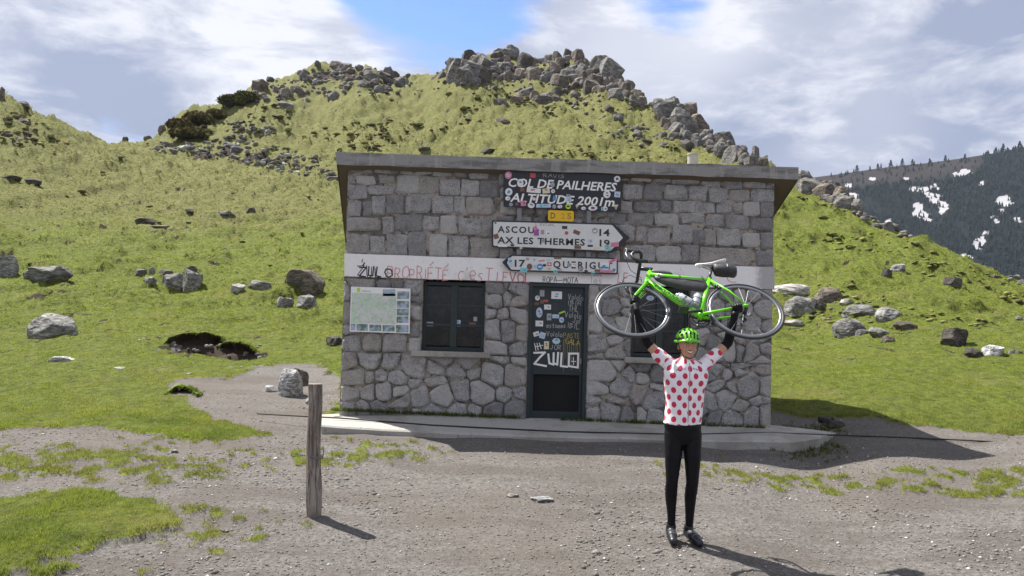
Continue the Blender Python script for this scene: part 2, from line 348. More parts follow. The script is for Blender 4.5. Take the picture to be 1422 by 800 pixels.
class MB:                                 # collects shapes into one mesh
    def __init__(s): s.v = []; s.f = []
    def add(s, v, f):
        n = len(s.v); s.v += [tuple(x) for x in v]; s.f += [tuple(i+n for i in q) for q in f]; return s
    def box(s, a, b_):
        x0, y0, z0 = a; x1, y1, z1 = b_
        return s.add([(x0, y0, z0), (x1, y0, z0), (x1, y1, z0), (x0, y1, z0), (x0, y0, z1), (x1, y0, z1), (x1, y1, z1), (x0, y1, z1)],
                     [(0, 3, 2, 1), (4, 5, 6, 7), (0, 1, 5, 4), (1, 2, 6, 5), (2, 3, 7, 6), (3, 0, 4, 7)])
    def prism(s, poly, y0, y1):           # poly: list of (x,z), extruded from y0 (front) to y1
        n = len(poly)
        ar = sum(poly[i][0]*poly[(i+1) % n][1]-poly[(i+1) % n][0]*poly[i][1] for i in range(n))
        if ar < 0: poly = poly[::-1]
        v = [(p[0], y0, p[1]) for p in poly]+[(p[0], y1, p[1]) for p in poly]
        f = [tuple(range(n)), tuple(range(2*n-1, n-1, -1))]+[(i, i+n, (i+1) % n+n, (i+1) % n) for i in range(n)]
        return s.add(v, f)
    def tube(s, pts, rad, n=8, cap=True, flat=1.0, upv=None):
        pts = [Vector(p) for p in pts]; k = len(pts); base = len(s.v)
        rad = rad if isinstance(rad, (list, tuple)) else [rad]*k
        prev = None
        for i, p in enumerate(pts):
            tdir = (pts[min(i+1, k-1)]-pts[max(i-1, 0)]).normalized()
            if prev is None:
                ref = Vector(upv) if upv else (Vector((0, 0, 1)) if abs(tdir.z) < .9 else Vector((0, 1, 0)))
                nrm = (ref-tdir*ref.dot(tdir)).normalized()
            else: nrm = (prev-tdir*prev.dot(tdir)).normalized()
            prev = nrm; bi = tdir.cross(nrm)
            for j in range(n):
                an = 2*math.pi*j/n; s.v.append(tuple(p+nrm*(math.cos(an)*rad[i])+bi*(math.sin(an)*rad[i]*flat)))
        for i in range(k-1):
            for j in range(n):
                a0 = base+i*n+j; a1 = base+i*n+(j+1) % n; s.f.append((a0, a1, a1+n, a0+n))
        if cap:
            s.f.append(tuple(base+j for j in range(n))[::-1]); s.f.append(tuple(base+(k-1)*n+j for j in range(n)))
        return s
    def torus(s, c, ax, R_, r_, n=48, m=8, fl=1.0):
        ax = Vector(ax).normalized(); e1 = ax.orthogonal().normalized(); e2 = ax.cross(e1); base = len(s.v); c = Vector(c)
        for i in range(n):
            t_ = 2*math.pi*i/n; rd = e1*math.cos(t_)+e2*math.sin(t_)
            for j in range(m):
                q = 2*math.pi*j/m; s.v.append(tuple(c+rd*(R_+r_*math.cos(q)*fl)+ax*(r_*math.sin(q))))
        for i in range(n):
            for j in range(m):
                s.f.append((base+i*m+j, base+((i+1) % n)*m+j, base+((i+1) % n)*m+(j+1) % m, base+i*m+(j+1) % m))
        return s
    def ball(s, c, r, n=12, m=8):
        rx, ry, rz = r if isinstance(r, (tuple, list)) else (r, r, r); base = len(s.v)
        s.v.append((c[0], c[1], c[2]+rz))
        for i in range(1, m):
            for j in range(n):
                s.v.append((c[0]+rx*math.sin(math.pi*i/m)*math.cos(2*math.pi*j/n), c[1]+ry*math.sin(math.pi*i/m)*math.sin(2*math.pi*j/n), c[2]+rz*math.cos(math.pi*i/m)))
        s.v.append((c[0], c[1], c[2]-rz)); last = len(s.v)-1
        for j in range(n):
            s.f.append((base, base+1+j, base+1+(j+1) % n)); s.f.append((last, last-n+(j+1) % n, last-n+j))
        for i in range(m-2):
            for j in range(n):
                a0 = base+1+i*n+j; a1 = base+1+i*n+(j+1) % n; s.f.append((a0, a0+n, a1+n, a1))
        return s
    def cone(s, p0, r0, p1, r1, n=16):
        s.tube([p0, p1], [r0, r1], n); s.ball(p0, r0, n, 10); s.ball(p1, r1, n, 10); return s
    def build(s, name, mat, parent=None, off=None, smooth=False):
        return mesh(name, s.v, s.f, mat, parent, off, smooth)
def big_mesh(name, V, F, mat, tint=None, attrname='tint'):
    me = bpy.data.meshes.new(name); nv = len(V); F = np.asarray(F, np.int32); k = F.shape[1]
    me.vertices.add(nv); me.vertices.foreach_set('co', np.asarray(V, np.float32).ravel())
    me.loops.add(F.size); me.loops.foreach_set('vertex_index', F.ravel())
    me.polygons.add(len(F)); me.polygons.foreach_set('loop_start', np.arange(0, F.size, k, dtype=np.int32))
    if tint is not None:
        ca = me.color_attributes.new(attrname, 'FLOAT_COLOR', 'POINT'); c = np.ones((nv, 4), np.float32); c[:, :3] = tint; ca.data.foreach_set('color', c.ravel())
    me.update(calc_edges=True); me.validate()
    return link(name, me, None, [mat])
# ------------------------------------------------------------------ zones of the ground
def world_poly(l): return np.array([tuple(ground_at(u, v, hbase))[:2] for u, v in l])
def inpoly(x, y, poly):
    ins = np.zeros(np.shape(x), bool); n = len(poly)
    for i in range(n):
        x0, y0 = poly[i]; x1, y1 = poly[(i+1) % n]
        c = ((y0 > y) != (y1 > y)) & (x < (x1-x0)*(y-y0)/((y1-y0) if y1 != y0 else 1e-9)+x0)
        ins ^= c
    return ins
def sdist(x, y, poly):                    # signed distance, positive inside
    d = np.full(np.shape(x), 1e9); n = len(poly)
    for i in range(n):
        p = poly[i]; q = poly[(i+1) % n]; e = q-p; L = max((e**2).sum(), 1e-9)
        tt = np.clip(((x-p[0])*e[0]+(y-p[1])*e[1])/L, 0, 1)
        d = np.minimum(d, np.hypot(x-p[0]-tt*e[0], y-p[1]-tt*e[1]))
    return np.where(inpoly(x, y, poly), d, -d)
LEFT = world_poly([(-400, 606), (0, 600), (60, 600), (130, 598), (180, 606), (265, 616), (330, 614), (372, 604), (300, 582), (262, 562), (235, 545), (255, 533), (330, 522), (352, 510)])
LEFT = np.vstack([LEFT, [(-4.4, 17.5), (-3.4, 15.2), (-3.05, 13.2), (-2.95, 12.1), (3.9, 12.2)], world_poly([(1080, 576), (1150, 582), (1250, 592), (1340, 600), (1430, 606), (1800, 615)]), [(300, 60), (300, 900), (-300, 900), (-300, 60)]])
HOL = world_poly([(235, 472), (300, 464), (345, 476), (362, 494), (335, 503), (280, 494), (238, 488)])
PATCH = world_poly([(-200, 700), (0, 694), (60, 686), (150, 688), (225, 700), (262, 722), (245, 745), (190, 752), (130, 768), (80, 800), (-200, 850)])
TUFT = [world_poly([(-100, 622), (120, 618), (300, 640), (345, 672), (200, 678), (-100, 680)]), world_poly([(150, 690), (330, 700), (345, 740), (250, 775), (160, 765)]),
        world_poly([(990, 652), (1200, 650), (1430, 648), (1500, 690), (1180, 690), (1030, 676)]), world_poly([(380, 628), (640, 626), (600, 648), (400, 655)])]
CRAG = [world_poly(q) for q in ([(600, 106), (620, 92), (690, 79), (800, 80), (862, 104), (868, 138), (760, 112), (700, 112), (650, 118), (612, 112)], [(905, 148), (960, 166), (1008, 186), (1052, 228), (985, 208), (945, 190), (915, 172)], [(420, 110), (440, 99), (545, 99), (566, 110), (520, 120), (425, 118)], [(205, 206), (250, 200), (330, 199), (395, 212), (430, 232), (470, 240), (400, 240), (330, 222), (270, 218)], [(1115, 250), (1150, 252), (1188, 290), (1165, 288), (1140, 274)])]
def zones(x, y):
    wob = (fbm(x*1.6, y*1.6, 41, 4)-.5)*.8+(fbm(x*6, y*6, 43, 2)-.5)*.25
    k = np.clip(y/11, 1, 6)
    g = sst(sdist(x, y, LEFT)+wob*k*.7-.02, -.05, .12)
    g = g*(1-sst(sdist(x, y, HOL)+wob*.9, 0, .15))
    g = np.maximum(g, sst(sdist(x, y, PATCH)+wob*.8+(fbm(x*9, y*9, 47, 2)-.5)*.35, -.06, .12))
    tn = fbm(x*6.5, y*5.5, 51, 3)
    for tp in TUFT: g = np.maximum(g, sst(tn, .50, .58)*sst(sdist(x, y, tp)+wob*.6, -.1, .25)*.9)
    sp1 = sst(fbm(x*8, y*7, 53, 2), .68, .74)*sst(fbm(x*.9, y*.9, 55, 3), .42, .58)*.85
    g = np.maximum(g, sp1*(1-sst(y, 10.2, 10.7))*np.clip(sst(-x, 1.2, 2.2)+sst(y, 8.2, 8.9)*.9, 0, 1))
    q = fbm(x*.5+3, y*.42, 21, 4)
    hill = sst(y, 15, 34)
    edge = sst(q, .53, .545)*(1-sst(q, .56, .575))*hill
    m2 = fbm(x*.75+40, y*.62+8, 25, 4); e2 = sst(m2, .545, .56)*(1-sst(m2, .585, .60))*hill*sst(fbm(x*.5, y*.5, 63, 3), .46, .54)
    n2 = fbm(x*1.3, y*.7, 61, 4); n4 = fbm(x*3.4, y*1.3, 67, 3); soil = np.maximum(np.maximum(edge*sst(n2, .58, .64), e2*.6*sst(n2, .54, .6)), sst(n4, .74, .78)*sst(y, 13, 18)*.8*(1-sst(y, 22, 40)))
    soil = np.maximum(soil, sst(sdist(x, y, HOL)+(fbm(x*3, y*2, 69, 3)-.5)*1.4, 0, .2)*.85)
    for cp2 in CRAG: soil = np.maximum(soil, sst(sdist(x, y, cp2)+(fbm(x*.5, y*.4, 73, 3)-.5)*9, 0, 2)*sst(fbm(x*.8, y*.5, 77, 3), .40, .50)*.85)
    soil = np.clip(soil, 0, 1)
    for hx, hy, rx, ry, dp in hollows:
        rr = ((x-hx)/(rx*1.05))**2+((y-hy-.1)/(ry))**2; soil = np.maximum(soil, np.exp(-rr*rr*1.6))
    lush = 1-sst(y, 22, 80)+.25*(x > 8)*(1-sst(y, 40, 80)) - .15*(x < -20)
    return g, np.clip(soil, 0, 1), np.clip(lush+.10, 0, 1)
# ------------------------------------------------------------------ ground sheet
av = np.concatenate([-np.geomspace(3.2, .80, 34), np.linspace(-.79, .79, 600), np.geomspace(.80, 3.2, 34)])
yb = np.concatenate([[-160, -60, -25, -10, -4, 0, 1.5], np.geomspace(2.6, 200, 500), np.geomspace(210, 2000, 40)])
wrow = np.where(yb >= 2.6, yb, 2.6+(2.6-yb))
GX = np.clip(av[None, :]*wrow[:, None], -1500, 1500); GY = np.repeat(yb[:, None], len(av), 1)
GZ = height(GX, GY)
g, so2, lu = zones(GX, GY)
GZ = GZ + g*np.where(GY < 20, .04+.03*inpoly(GX, GY, PATCH), 0)*(.4+fbm(GX*5, GY*5, 71, 3))*sst(GY, 3, 5)
# the raised near edges of the turf
nr, nc = GX.shape; idx = np.arange(nr*nc).reshape(nr, nc)
F = np.stack([idx[:-1, :-1], idx[:-1, 1:], idx[1:, 1:], idx[1:, :-1]], -1).reshape(-1, 4)
gro = big_mesh('ground', np.stack([GX, GY, GZ], -1).reshape(-1, 3), F, MAT['terrain'], np.stack([g, so2, lu], -1).reshape(-1, 3), 'zones')
gro.data.polygons.foreach_set('use_smooth', [True]*len(gro.data.polygons)); tag(gro, kind='structure')
# ------------------------------------------------------------------ grass, pebbles
NG = 330000
a_ = rng.uniform(-.78, .78, NG); ld = np.where(rng.random(NG) < .30, rng.uniform(math.log(5.2), math.log(12), NG), rng.uniform(math.log(10), math.log(125), NG))
gy = np.exp(ld); gx = a_*gy
g, so2, lu = zones(gx, gy)
den = fbm(gx*3, gy*3, 81, 3)
keep = (g > .35) & (so2 < .6) & (rng.random(NG) < (.35+.9*den)) & ~((np.abs(gx-.45) < 3.4) & (gy > 11.6) & (gy < 14.6))
gx, gy, lu = gx[keep], gy[keep], lu[keep]; n = len(gx); gz = height(gx, gy)+g[keep]*np.where(gy < 20, .04+.03*inpoly(gx, gy, PATCH), 0)*(.4+fbm(gx*5, gy*5, 71, 3))*sst(gy, 3, 5)-.004
NB = 5
cl = fbm(gx*.9, gy*.9, 91, 4); fine = fbm(gx*3.5, gy*3.5, 93, 3); yl = fbm(gx*.35, gy*.35, 95, 3)
hgt = (.016+.048*np.clip(den[keep]-.2, 0, 1))*(1+sst(gy, 14, 40)*.7+sst(gy, 35, 110)*.7)*rng.uniform(.6, 1.4, n)
tall = inpoly(gx, gy, PATCH); hgt = np.where(tall, hgt*1.1, hgt)
lus = np.clip(lu+(yl-.5)*1.2, 0, 1)[:, None]
cA = np.array((.215, .215, .080)); cB = np.array((.220, .272, .040)); cD = np.array((.10, .165, .026)); cY = np.array((.33, .325, .075))
tcol = cA*(1-lus)+cB*lus
dk = sst(fine, .50, .66)[:, None]*.60; tcol = tcol*(1-dk)+cD*dk
yy = (sst(cl, .52, .68)*.5)[:, None]; tcol = tcol*(1-yy)+cY*yy
bare = ((sdist(gx, gy, LEFT) < .1) & ~tall)[:, None]; tcol = np.where(bare, tcol*.35+np.array((.20, .19, .05))*.62, tcol)
tcol = tcol*(1+rng.uniform(-.14, .12, (n, 1))*(1+1.6*sst(gy, 25, 80))[:, None])
flow = (rng.random(n) < .010*sst(gy, 14, 30))[:, None]
Vs = []; Cs = []
for k in range(NB):
    an = rng.uniform(0, 2*math.pi, n); sp_ = rng.uniform(0, .03, n)*(1+gy*.04); wd = np.maximum(.0045, gy*(.00085+.0003*sst(gy, 35, 100)))*rng.uniform(.7, 1.3, n)
    bx = gx+np.cos(an)*sp_; by = gy+np.sin(an)*sp_; ln_ = rng.uniform(.4, 1.3, n)*hgt; a2 = rng.uniform(0, 2*math.pi, n); h_ = hgt*rng.uniform(.6, 1.15, n)
    wx = np.cos(a2+1.57)*wd*.5; wy = np.sin(a2+1.57)*wd*.5
    Vs.append(np.stack([np.stack([bx-wx, by-wy, gz-.012], 1), np.stack([bx+wx, by+wy, gz-.012], 1), np.stack([bx+np.cos(a2)*ln_, by+np.sin(a2)*ln_, gz+h_], 1)], 1))
    c = tcol*rng.uniform(.85, 1.15, (n, 1)); Cs.append(np.stack([c, c, c], 1))
Vs = np.concatenate(Vs).reshape(-1, 3); Cs = np.concatenate(Cs).reshape(-1, 3)
gro2 = big_mesh('grass', Vs, np.arange(len(Vs)).reshape(-1, 3), MAT['grass_blades'], Cs)
tag(gro2, 'short green and straw coloured mountain grass covering the slopes', 'grass', kind='stuff')
NF = 2600; gy = np.exp(rng.uniform(math.log(20), math.log(62), NF*4)); gx = rng.uniform(-.72, .2, NF*4)*gy; kp = (fbm(gx*.25, gy*.22, 191, 3) > .56) & (sdist(gx, gy, LEFT) > .3); gx, gy = gx[kp][:NF], gy[kp][:NF]
gz = height(gx, gy)+.09; q = .011+gy*.00032; V3 = np.stack([np.stack([gx-q, gy, gz-q], 1), np.stack([gx+q, gy, gz-q*.6], 1), np.stack([gx, gy-q*.6, gz+q], 1)], 1).reshape(-1, 3)
tag(big_mesh('yellow_flowers', V3, np.arange(len(V3)).reshape(-1, 3), MAT['pebbles'], np.tile(np.array((.55, .42, .02)), (len(V3), 1))), 'tiny yellow flowers dotted in drifts over the left slope', 'flowers', kind='stuff')
NPB = 34000
ld = rng.uniform(math.log(5), math.log(14), NPB); gy = np.exp(ld); gx = rng.uniform(-.78, .78, NPB)*gy
g, so2, lu = zones(gx, gy); keep = (g < .4) & ~((gx > -2.9) & (gx < 4.4) & (gy > 10.5)); gx, gy = gx[keep], gy[keep]; n = len(gx); gz = height(gx, gy)
sz = .004+.016*rng.random(n)**4+.030*(rng.random(n) < .012)*rng.random(n)+.002*(gy/8); clu = fbm(gx*.8, gy*.8, 97, 3); sz = sz*np.where(clu > .5, 1.15, .75); 
oct_ = np.array([(1, 0, 0), (0, 1, 0), (-1, 0, 0), (0, -1, 0), (0, 0, .6), (0, 0, -.5)], float)
pv = oct_[None]*rng.uniform(.6, 1.4, (n, 6, 3)); an = rng.uniform(0, 6.28, n); ca, sa = np.cos(an)[:, None], np.sin(an)[:, None]
px, py = pv[:, :, 0]*ca-pv[:, :, 1]*sa*.75, pv[:, :, 0]*sa+pv[:, :, 1]*ca*.75
pv = np.stack([px, py, pv[:, :, 2]], -1)*sz[:, None, None]+np.stack([gx, gy, gz+.002], -1)[:, None, :]
of = np.array([(0, 1, 4), (1, 2, 4), (2, 3, 4), (3, 0, 4), (1, 0, 5), (2, 1, 5), (3, 2, 5), (0, 3, 5)])
pf = (of[None]+6*np.arange(n)[:, None, None]).reshape(-1, 3)
br = rng.random(n); pc = np.array((.185, .172, .162))*(.55+.75*br[:, None]); wht = rng.random(n) < .06; pc[wht] = (.46, .45, .44)
tag(big_mesh('gravel', pv.reshape(-1, 3), pf, MAT['pebbles'], np.repeat(pc, 6, 0)), 'loose grey gravel scattered over the forecourt', 'gravel', kind='stuff')
# ------------------------------------------------------------------ rocks
def rock_mesh(name, seed, sub=3, planes=13, rough=.05):
    r_ = random.Random(seed); bm = bmesh.new(); bmesh.ops.create_icosphere(bm, subdivisions=sub, radius=1.0)
    P_ = []
    for i in range(planes):
        n = Vector((r_.gauss(0, 1), r_.gauss(0, 1), r_.gauss(0, .8))).normalized(); P_.append((n, r_.uniform(.58, .92) if seed < 205 or seed >= 300 else r_.uniform(.78, 1.0)))
    P_.append((Vector((0, 0, -1)), .6)); P_.append((Vector((r_.uniform(-.3, .3), r_.uniform(-.3, .3), 1)).normalized(), r_.uniform(.5, .7) if seed < 205 or seed >= 300 else .93))
    co_ = np.array([v.co[:] for v in bm.verts])
    nz = fbm(co_[:, 0]*2.3+seed*3.1+co_[:, 2]*1.7+50, co_[:, 1]*2.3+co_[:, 2]*1.3+50, seed, 4)-.5
    for i, v in enumerate(bm.verts):
        p = v.co.copy()
        for _ in range(2):
            for n, c in P_:
                d = p.dot(n)
                if d > c: p -= n*(d-c)
        v.co = p*(1+nz[i]*rough*5.0)
    xs = [v.co for v in bm.verts]
    mn = Vector((min(p[i] for p in xs) for i in range(3))); mx = Vector((max(p[i] for p in xs) for i in range(3)))
    for v in bm.verts: v.co = Vector(((v.co[i]-(mn[i]+mx[i])/2)/(mx[i]-mn[i]) for i in range(3)))
    me = bpy.data.meshes.new(name); bm.to_mesh(me); bm.free(); return me
ROCKS = {}
def rock_me(var, mat, sub):
    k = (var, mat, sub)
    if k not in ROCKS:
        me = rock_mesh('boulder', 100+var*7, sub, 14 if sub > 2 else 11, .05); me.materials.append(MAT[mat]); ROCKS[k] = me
    return ROCKS[k]
def boulder(u, vb, w, h, mat, label=None, group=None, name='boulder', var=None, sub=3, sink=.16, tilt=0, cat='rock', depth=.85, roll_=None):
    p = ground_at(u, vb); k = p.y/FPX; W_ = w*k; H_ = h*k*(1+sink)
    var = random.randrange(14) if var is None else var
    o = bpy.data.objects.new(name, rock_me(var, mat, sub)); COL.objects.link(o)
    o.scale = (W_*1.04, W_*depth, H_*1.05); o.location = (p.x*(1+W_*depth*.35/p.y), p.y+W_*depth*.35, p.z+H_*(.5-sink)+.35*W_*depth*0.0)
    o.rotation_euler = (random.uniform(-.08, .08), R(tilt) + random.uniform(-.05, .05), random.choice((0, math.pi))+random.uniform(-.25, .25))
    return tag(o, label, cat, group)
G = 'rock_grey'; B = 'rock_brown'; PL = 'rock_pale'; DK = 'rock_dark'
for a in [
 (8, 386, 36, 31, 'rock_light', 'grey boulder cut by the left edge of the picture, next to the long low one'),
 (65, 393, 63, 24, 'rock_light', 'long low grey boulder with a flat top on the upper left grass', 4),
 (72, 469, 68, 32, 'rock_light', 'large pale domed boulder alone on the left grass', 15),
 (84, 505, 33, 9, 'rock_white', 'flat cream stone below the large domed boulder'),
 (166, 515, 17, 5, 'rock_white', 'small flat white stone in the middle of the left grass'),
 (263, 523, 10, 5, PL, 'tiny white stone above the bare path edge'),
 (196, 385, 18, 10, 'rock_light', 'small grey rock at the far left of the scattered rock cluster'),
 (212, 381, 9, 9, 'rock_light', 'smallest upright stone at the top of the scattered rock cluster'),
 (207, 399, 17, 10, 'rock_light', 'low grey stone at the lower left of the scattered rock cluster'),
 (238, 405, 33, 21, 'rock_light', 'grey rounded rock leaning beside the upright slab in the cluster'),
 (267, 405, 26, 29, 'rock_light', 'upright pointed grey slab at the right end of the cluster'),
 (266, 379, 17, 9, DK, 'dark little rock behind the upright slab of the cluster'),
 (232, 387, 22, 10, DK, 'dark turf covered rock in the middle of the cluster'),
 (331, 406, 20, 11, PL, 'small pale stone left of the low grey rock on the slope'),
 (359, 403, 30, 14, 'rock_light', 'low grey rock between the pale stone and the big brown boulder'),
 (422, 407, 56, 35, B, 'large brown ribbed boulder left of the stone hut'),
 (395, 428, 27, 16, 'rock_light', 'squat grey rock below the large brown ribbed boulder'),
 (427, 430, 30, 21, 'rock_light', 'slanting slab of rock under the large brown ribbed boulder'),
 (463, 481, 25, 14, DK, 'dark mossy rock in the grass close to the hut wall'),
 (402, 552, 37, 39, 'rock_white', 'leaning white and grey rock behind the wooden post', 17),
 (415, 536, 26, 24, B, 'brown rock leaning behind the white and grey rock'),
 (375, 545, 20, 9, 'rock_white', 'flat pale stone left of the white and grey rock'),
 (430, 562, 14, 9, 'rock_white', 'little pale stone at the corner of the concrete slab'),
 (1097, 410, 54, 15, PL, 'long flat pale boulder at the top left of the heap right of the hut', 19),
 (1110, 441, 44, 28, 'rock_light', 'biggest grey boulder of the heap right of the hut', 17),
 (1150, 421, 40, 22, B, 'brown boulder with a turf cap at the top of the heap right of the hut', 18),
 (1135, 434, 26, 19, DK, 'dark boulder in the middle of the heap right of the hut'),
 (1100, 454, 30, 9, PL, 'pale flat stone lying below the biggest grey boulder'),
 (1175, 425, 18, 9, PL, 'small pale stone at the right foot of the heap'),
 (1196, 439, 48, 17, 'rock_light', 'long ribbed grey rock in the row right of the heap', 18),
 (1234, 448, 37, 19, 'rock_light', 'grey rock with a streaked face in the row right of the heap', 15),
 (1256, 459, 32, 14, B, 'last brown rock at the lower end of the row'),
 (1178, 468, 42, 26, 'rock_light', 'large rough grey rock below the long ribbed one', 16),
 (1220, 470, 32, 13, 'rock_light', 'low flat rock right of the large rough grey rock'),
 (1232, 478, 19, 12, B, 'small round brown rock below the low flat rock'),
 (1198, 465, 18, 8, 'rock_light', 'little grey rock between the rough and the low flat rock'),
 (1325, 483, 38, 28, DK, 'big dark brown boulder standing alone on the right grass', 3),
 (1352, 499, 26, 17, DK, 'dark split rock at the foot of the big dark boulder'),
 (1380, 497, 30, 17, 'rock_white', 'cream pointed boulder right of the dark split rock'),
 (1409, 494, 18, 8, 'rock_light', 'low grey rock near the right edge of the picture'),
 (1231, 386, 14, 12, DK, 'dark rock on the green slope above the long row'),
 (1246, 378, 20, 12, 'rock_light', 'grey outcrop slab high on the right slope'),
 (1322, 400, 26, 14, DK, 'dark turfy rock high on the right slope near the skyline'),
 (1415, 446, 10, 7, 'rock_light', 'little grey stone at the right border of the slope'),
 (712, 692, 17, 5, PL, 'small flat grey stone on the gravel in front of the door'),
 (752, 699, 31, 6, 'rock_white', 'larger flat cream stone on the gravel in front of the door'),
 (241, 630, 17, 5, PL, 'flat pale stone in the bare ground below the left turf edge'),
 (312, 741, 12, 5, PL, 'small pale stone beside the yellowish grass patch'),
 (1148, 588, 22, 9, DK, 'dark flat rubble stone behind the right end of the slab'),
 (1162, 596, 26, 10, DK, 'dark rubble stone at the far right end of the slab'),
]:
    u, vb, w, h, mt, lb = a[:6]; big = w > 24 and vb > 380
    boulder(u, vb, w, h, mt, lb, None, 'boulder', a[6] if len(a) > 6 else None, 4 if big else 3, sink=.2 if h > 8 else .35)
# outcrops: many rocks, each its own
def fill(poly, n, w0, w1, mats, label, group, hr=(.55, 1.0), sub=2, seed=0, ridge=None):
    r_ = random.Random(seed); pa = np.array(poly, float); x0, y0 = pa.min(0); x1, y1 = pa.max(0); c = 0; it = 0; pts = []; made = []
    while c < n and it < 8000:
        it += 1; u = r_.uniform(x0, x1); v = r_.uniform(y0, y1)
        if not inpoly(np.array([u]), np.array([v]), pa)[0]: continue
        w = w0+(w1-w0)*r_.random()**1.8
        if any(math.hypot((u-a)*.9, (v-b_)*1.5) < (w+q)*.22 for a, b_, q in pts): continue
        pts.append((u, v, w)); c += 1
        ob_ = boulder(u, v+w*.2, w, w*r_.uniform(*hr), r_.choice(mats), label, group, 'outcrop_rock', None, 3 if w > 16 else sub, .36, r_.uniform(-25, 25)); made.append((ob_, u, v, w))
    short = label
    for key, word in ((lambda q: q[3], 'largest'), (lambda q: -q[1], 'leftmost'), (lambda q: q[1], 'rightmost'), (lambda q: -q[2], 'topmost')):
        q = max(made, key=key)
        if q[0]['label'] == label: q[0]['label'] = (word+' '+short)[:120]
fill([(600, 104), (615, 92), (640, 82), (690, 74), (740, 74), (800, 76), (845, 94), (862, 112), (868, 138), (815, 128), (760, 112), (700, 112), (650, 118), (612, 112)], 84, 11, 38, [G, B, G, DK], 'weathered grey rock in the broad crag on the highest summit', 'rocks of the summit crag', (.6, 1.05), seed=1)
fill([(848, 100), (872, 108), (898, 140), (890, 152), (868, 142)], 13, 12, 30, [G, B, DK], 'brown and grey rock of the steep step right of the summit crag', 'rocks of the step below the summit', (.7, 1.1), seed=2)
fill([(905, 146), (935, 148), (960, 163), (1000, 178), (1012, 205), (1052, 224), (1075, 233), (1040, 232), (985, 208), (945, 190), (915, 172)], 50, 12, 34, [G, B, G], 'jagged rock in the crest running down right towards the hut roof', 'rocks of the descending crest', (.7, 1.25), seed=3)
fill([(868, 178), (925, 178), (948, 196), (958, 212), (905, 205), (880, 196)], 12, 8, 20, [DK, G], 'dark rock in the patch below the descending crest', 'dark rocks below the crest', (.4, .7), seed=4)
fill([(760, 116), (800, 128), (850, 140), (890, 158), (880, 172), (820, 152), (770, 140), (730, 150), (700, 165), (690, 140), (720, 125)], 14, 8, 22, [DK, G, B], 'small dark rock scattered in the turf below the summit crag', 'scattered rocks below the summit', (.4, .75), seed=5)
fill([(418, 108), (440, 96), (500, 92), (545, 96), (568, 106), (560, 118), (520, 118), (470, 116), (425, 116)], 30, 9, 26, [G, B, DK], 'rock of the low rounded knoll left of the summit', 'rocks of the left knoll', (.45, .9), seed=6)
fill([(515, 112), (560, 108), (572, 118), (555, 130), (520, 128)], 8, 12, 24, [DK, G], 'grey block in the tight group at the right of the knoll', 'blocks right of the knoll', (.6, 1), seed=7)
fill([(350, 118), (395, 124), (460, 128), (470, 140), (400, 146), (360, 138), (345, 130)], 14, 8, 22, [DK, G, B], 'rock in the broken ground on the left shoulder', 'rocks on the left shoulder', (.5, .9), seed=8)
fill([(200, 200), (250, 196), (330, 195), (395, 212), (430, 232), (470, 238), (470, 246), (400, 240), (330, 222), (270, 218), (215, 206)], 26, 9, 26, [G, B, G, PL], 'small rock of the scree patch above the left saddle', 'rocks of the scree patch', (.25, .5), seed=9)
fill([(312, 172), (345, 168), (385, 180), (375, 190), (330, 184)], 8, 7, 17, [G, DK], 'little grey rock in the thin band above the scree patch', 'rocks above the scree patch', (.4, .7), seed=10)
fill([(1110, 246), (1130, 238), (1150, 244), (1170, 262), (1188, 290), (1165, 288), (1140, 272), (1115, 262)], 22, 13, 34, [G, G, B], 'grey slab in the crag on the skyline right of the hut roof', 'slabs of the right crag', (.55, .95), seed=11)
fill([(1175, 284), (1210, 300), (1260, 320), (1275, 334), (1255, 332), (1200, 306)], 8, 10, 24, [G, B], 'low rock along the right skyline below the crag', 'rocks along the right skyline', (.35, .6), seed=12)
fill([(1360, 372), (1420, 384), (1422, 394), (1380, 388)], 5, 8, 18, [G], 'low grey rock on the skyline at the right edge', 'rocks at the right edge of the skyline', (.35, .6), seed=13)
fill([(2, 160), (40, 165), (75, 192), (60, 200), (5, 195)], 8, 8, 24, [DK, DK, B], 'dark turf covered rock near the top of the left slope', 'dark rocks of the left slope', (.3, .5), seed=14)
def rubble(polys, n, w0, w1, cols, label, name='rubble', hr=(.4, .9), clump=0, rnd=0):
    base = [rock_mesh('r', 300+i, 1, 7, .05) for i in range(6)]; bv = [np.array([v.co[:] for v in m_.vertices]) for m_ in base]; bf = [np.array([p.vertices[:] for p in m_.polygons]) for m_ in base]
    for m_ in base: bpy.data.meshes.remove(m_)
    r_ = random.Random(5); VV = []; FF = []; CC = []; off = 0
    for poly, cnt in polys:
        pa = np.array(poly, float); x0, y0 = pa.min(0); x1, y1 = pa.max(0); c = 0
        while c < cnt:
            u = r_.uniform(x0, x1); v = r_.uniform(y0, y1)
            if not inpoly(np.array([u]), np.array([v]), pa)[0]: continue
            p = ground_at(u, v)
            if clump and fbm(np.array([p.x*.12+5]), np.array([p.y*.12]), 171, 3)[0] < clump: continue
            c += 1; w = (w0+(w1-w0)*r_.random()**1.7)*p.y/FPX; i = r_.randrange(6); an = r_.uniform(0, 6.28); ca, sa = math.cos(an), math.sin(an)
            q = bv[i]*np.array([w, w*.8, w*r_.uniform(*hr)]); q = np.stack([q[:, 0]*ca-q[:, 1]*sa, q[:, 0]*sa+q[:, 1]*ca, q[:, 2]], 1)+np.array([p.x, p.y, p.z+w*.12])
            VV.append(q); FF.append(bf[i]+off); off += len(q); CC.append(np.tile(np.array(r_.choice(cols))*r_.uniform(.7, 1.25), (len(q), 1)))
    tag(big_mesh(name, np.concatenate(VV), np.concatenate(FF), MAT['pebbles'], np.concatenate(CC)), label, name.replace('_', ' '), kind='stuff')
